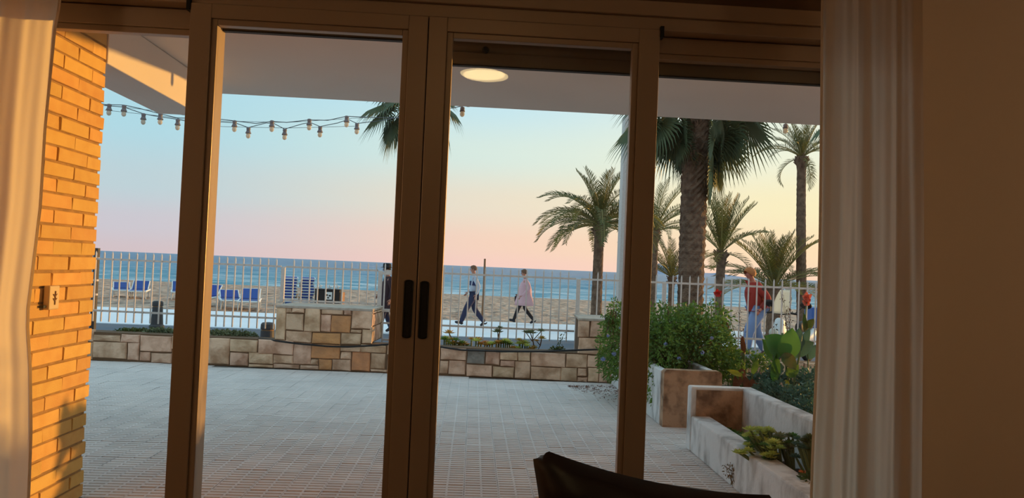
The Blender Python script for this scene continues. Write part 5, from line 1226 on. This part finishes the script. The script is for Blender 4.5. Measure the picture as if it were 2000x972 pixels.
for i, (px, py, Y, r) in enumerate([(1500, 765, 6.7, .12), (1530, 772, 6.6, .14), (1560, 780, 6.4, .15), (1585, 775, 6.4, .15), (1550, 740, 7.2, .10), (1480, 745, 7.2, .10), (1590, 740, 7.0, .14), (1510, 735, 7.3, .08), (1575, 800, 6.1, .12)]): cloud(m, A(px, py, Y), (r, r * 1.2, r * .8), 420, .05, 90 + i, shell=.15)
m.build('foliage', 'leaf_blue', e, kind='stuff')
e = empty('climbing_herb', (A(1440, 745, 7.4).x, 7.4, .05), 'small leafy green plant between the shrub and the withered plant', 'plant')
m = MB(); [cloud(m, A(px, py, 7.5), (.11, .15, .09), 240, .045, 120 + i, shell=.15) for i, (px, py) in enumerate([(1425, 740), (1445, 712), (1468, 700), (1495, 708), (1420, 690)])]; m.build('foliage', 'leaf_green', e, kind='stuff')
# leaf litter at the foot of the second pillar
m = MB(); R_ = random.Random(77)
for k in range(520):
    px = R_.uniform(1110, 1240); py = 752 + abs(R_.gauss(0, 14)) * (px - 1100) / 90; c = atZ(px, py, .006); a = R_.uniform(0, PI); d = Vector((math.cos(a), math.sin(a), R_.uniform(-.1, .4))) * R_.uniform(.008, .022); s_ = Vector((-math.sin(a), math.cos(a), .1)) * .006
    if c.y < wpt((c - WA).dot(WT), 0, 0).y - .02: m.add([c - d, c + s_, c + d, c - s_], [(0, 1, 2, 3)])
tag(m.build('leaf_litter', 'leaf_dry', kind='stuff', loc=tuple(atZ(1180, 765, 0))), 'fallen dry leaves on the paving at the foot of the second pillar', 'leaves')

# ================================================================== FESTOON LIGHTS
def festoon(label, bulbs, wire, Y, thin=(), anchor=None):
    e = empty('string_lights', tuple(atY(bulbs[0][0], bulbs[0][1], Y)), label, 'string lights')
    m = MB(); m.box(anchor[0] - .012, anchor[0] + .012, 5.918, 5.935, 2.572, 2.60); m.build('hook', 'metal_chrome', e)
    m = MB(); pts = [Vector((-5.6, Y - .1, 2.75))] + [atY(x, y, Y) for x, y in wire] + [Vector(anchor)]; m.tube(pts, .0035, 5); m.build('cable', 'wire_grey', e)
    for t in thin:
        m = MB(); m.tube([atY(x, y, Y) for x, y in t], .0018, 4); m.build('support_wire', 'wire_grey', e)
    for i, (x, y) in enumerate(bulbs):
        c = atY(x, y, Y); yw = c.z + .052
        m = MB(); m.lathe((c.x, c.y, c.z), [(.010, .050), (.018, .046), (.018, .028), (.015, .022), (.022, .004), (.026, -.004), (.024, -.008)], 14); h = m.build('lamp_holder', 'bulb_holder', e, smooth=True)
        m = MB(); m.lathe((c.x, c.y, c.z), [(.014, -.008), (.019, -.022), (.019, -.036), (.012, -.048), (.003, -.052)], 12); m.build('bulb', 'glass_bulb', h, smooth=True)
    return e
festoon('string of small white bulbs hanging beyond the slab, upper row', [(213, 214), (242, 216), (313, 232), (458, 246), (531, 246), (604, 243), (677, 237)],
        [(150, 190), (205, 204), (242, 205), (270, 211), (313, 222), (345, 230), (400, 232), (433, 233), (458, 236), (500, 241), (531, 237), (560, 239), (604, 234), (640, 235), (677, 227), (720, 229), (800, 231)], 6.6, anchor=(-.32, 5.925, 2.585))
festoon('string of small white bulbs hanging beyond the slab, lower row', [(280, 232), (347, 243), (485, 259), (556, 262), (625, 257), (697, 251)],
        [(205, 206), (242, 209), (280, 222), (300, 226), (347, 233), (380, 240), (433, 238), (460, 240), (485, 249), (520, 240), (535, 241), (556, 252), (590, 242), (606, 239), (625, 247), (660, 240), (680, 233), (697, 241), (740, 236)], 6.75, anchor=(-.10, 5.925, 2.585),
        thin=[[(205, 205), (310, 217), (433, 236), (560, 239), (720, 229)], [(205, 215), (330, 228), (433, 247), (560, 250), (700, 246)]])

# pole that carries the left end of the strings, beyond the brick wall
m = MB(); m.tube([(-5.62, 6.56, 0), (-5.62, 6.56, 2.8)], .03, 10)
tag(m.build('light_pole', 'white_paint', loc=(-5.62, 6.56, 0)), 'white pole behind the brick wall holding the strings of bulbs', 'pole')
for px, py, lab in ((903, 213, 'single bulb hanging from the slab edge just right of the central frame'), (1534, 246, 'single bulb hanging from the slab edge above the thick fan palm, reddish in the sun')):
    c = atY(px, py + 4, 5.96); e = empty('hanging_bulb', (c.x, c.y, 2.57), lab, 'light bulb')
    m = MB(); m.tube([(c.x, 5.93, 2.60), (c.x, 5.955, 2.60), (c.x, c.y, c.z + .03)], .003, 5); m.build('cord', 'wire_grey', e)
    m = MB(); m.lathe((c.x, c.y, c.z), [(.010, .035), (.018, .030), (.018, .012), (.022, -.004)], 14); m.build('lamp_holder', 'bulb_holder', e, smooth=True)
    m = MB(); m.lathe((c.x, c.y, c.z), [(.014, -.004), (.019, -.018), (.019, -.030), (.012, -.042), (.003, -.046)], 12); m.build('bulb', 'glass_bulb', e, smooth=True)

# hedge further right, added outside the view, that keeps the low sun off the lower part of the window
e = empty('shade_hedge', (4.5, 5.6, .05), 'clipped green hedge added unseen to shade the lower window', 'shade_hedge')
m = MB(); m.box(4.32, 4.68, 4.2, 6.75, .05, 1.02); m.build('shade_block', 'leaf_dark', e)
m = MB()
for k in range(9): cloud(m, (4.5, 4.35 + .28 * k, .62), (.32, .26, .60), 380, .06, 300 + k, shell=.75)
m.build('foliage', 'leaf_green', e, kind='stuff')
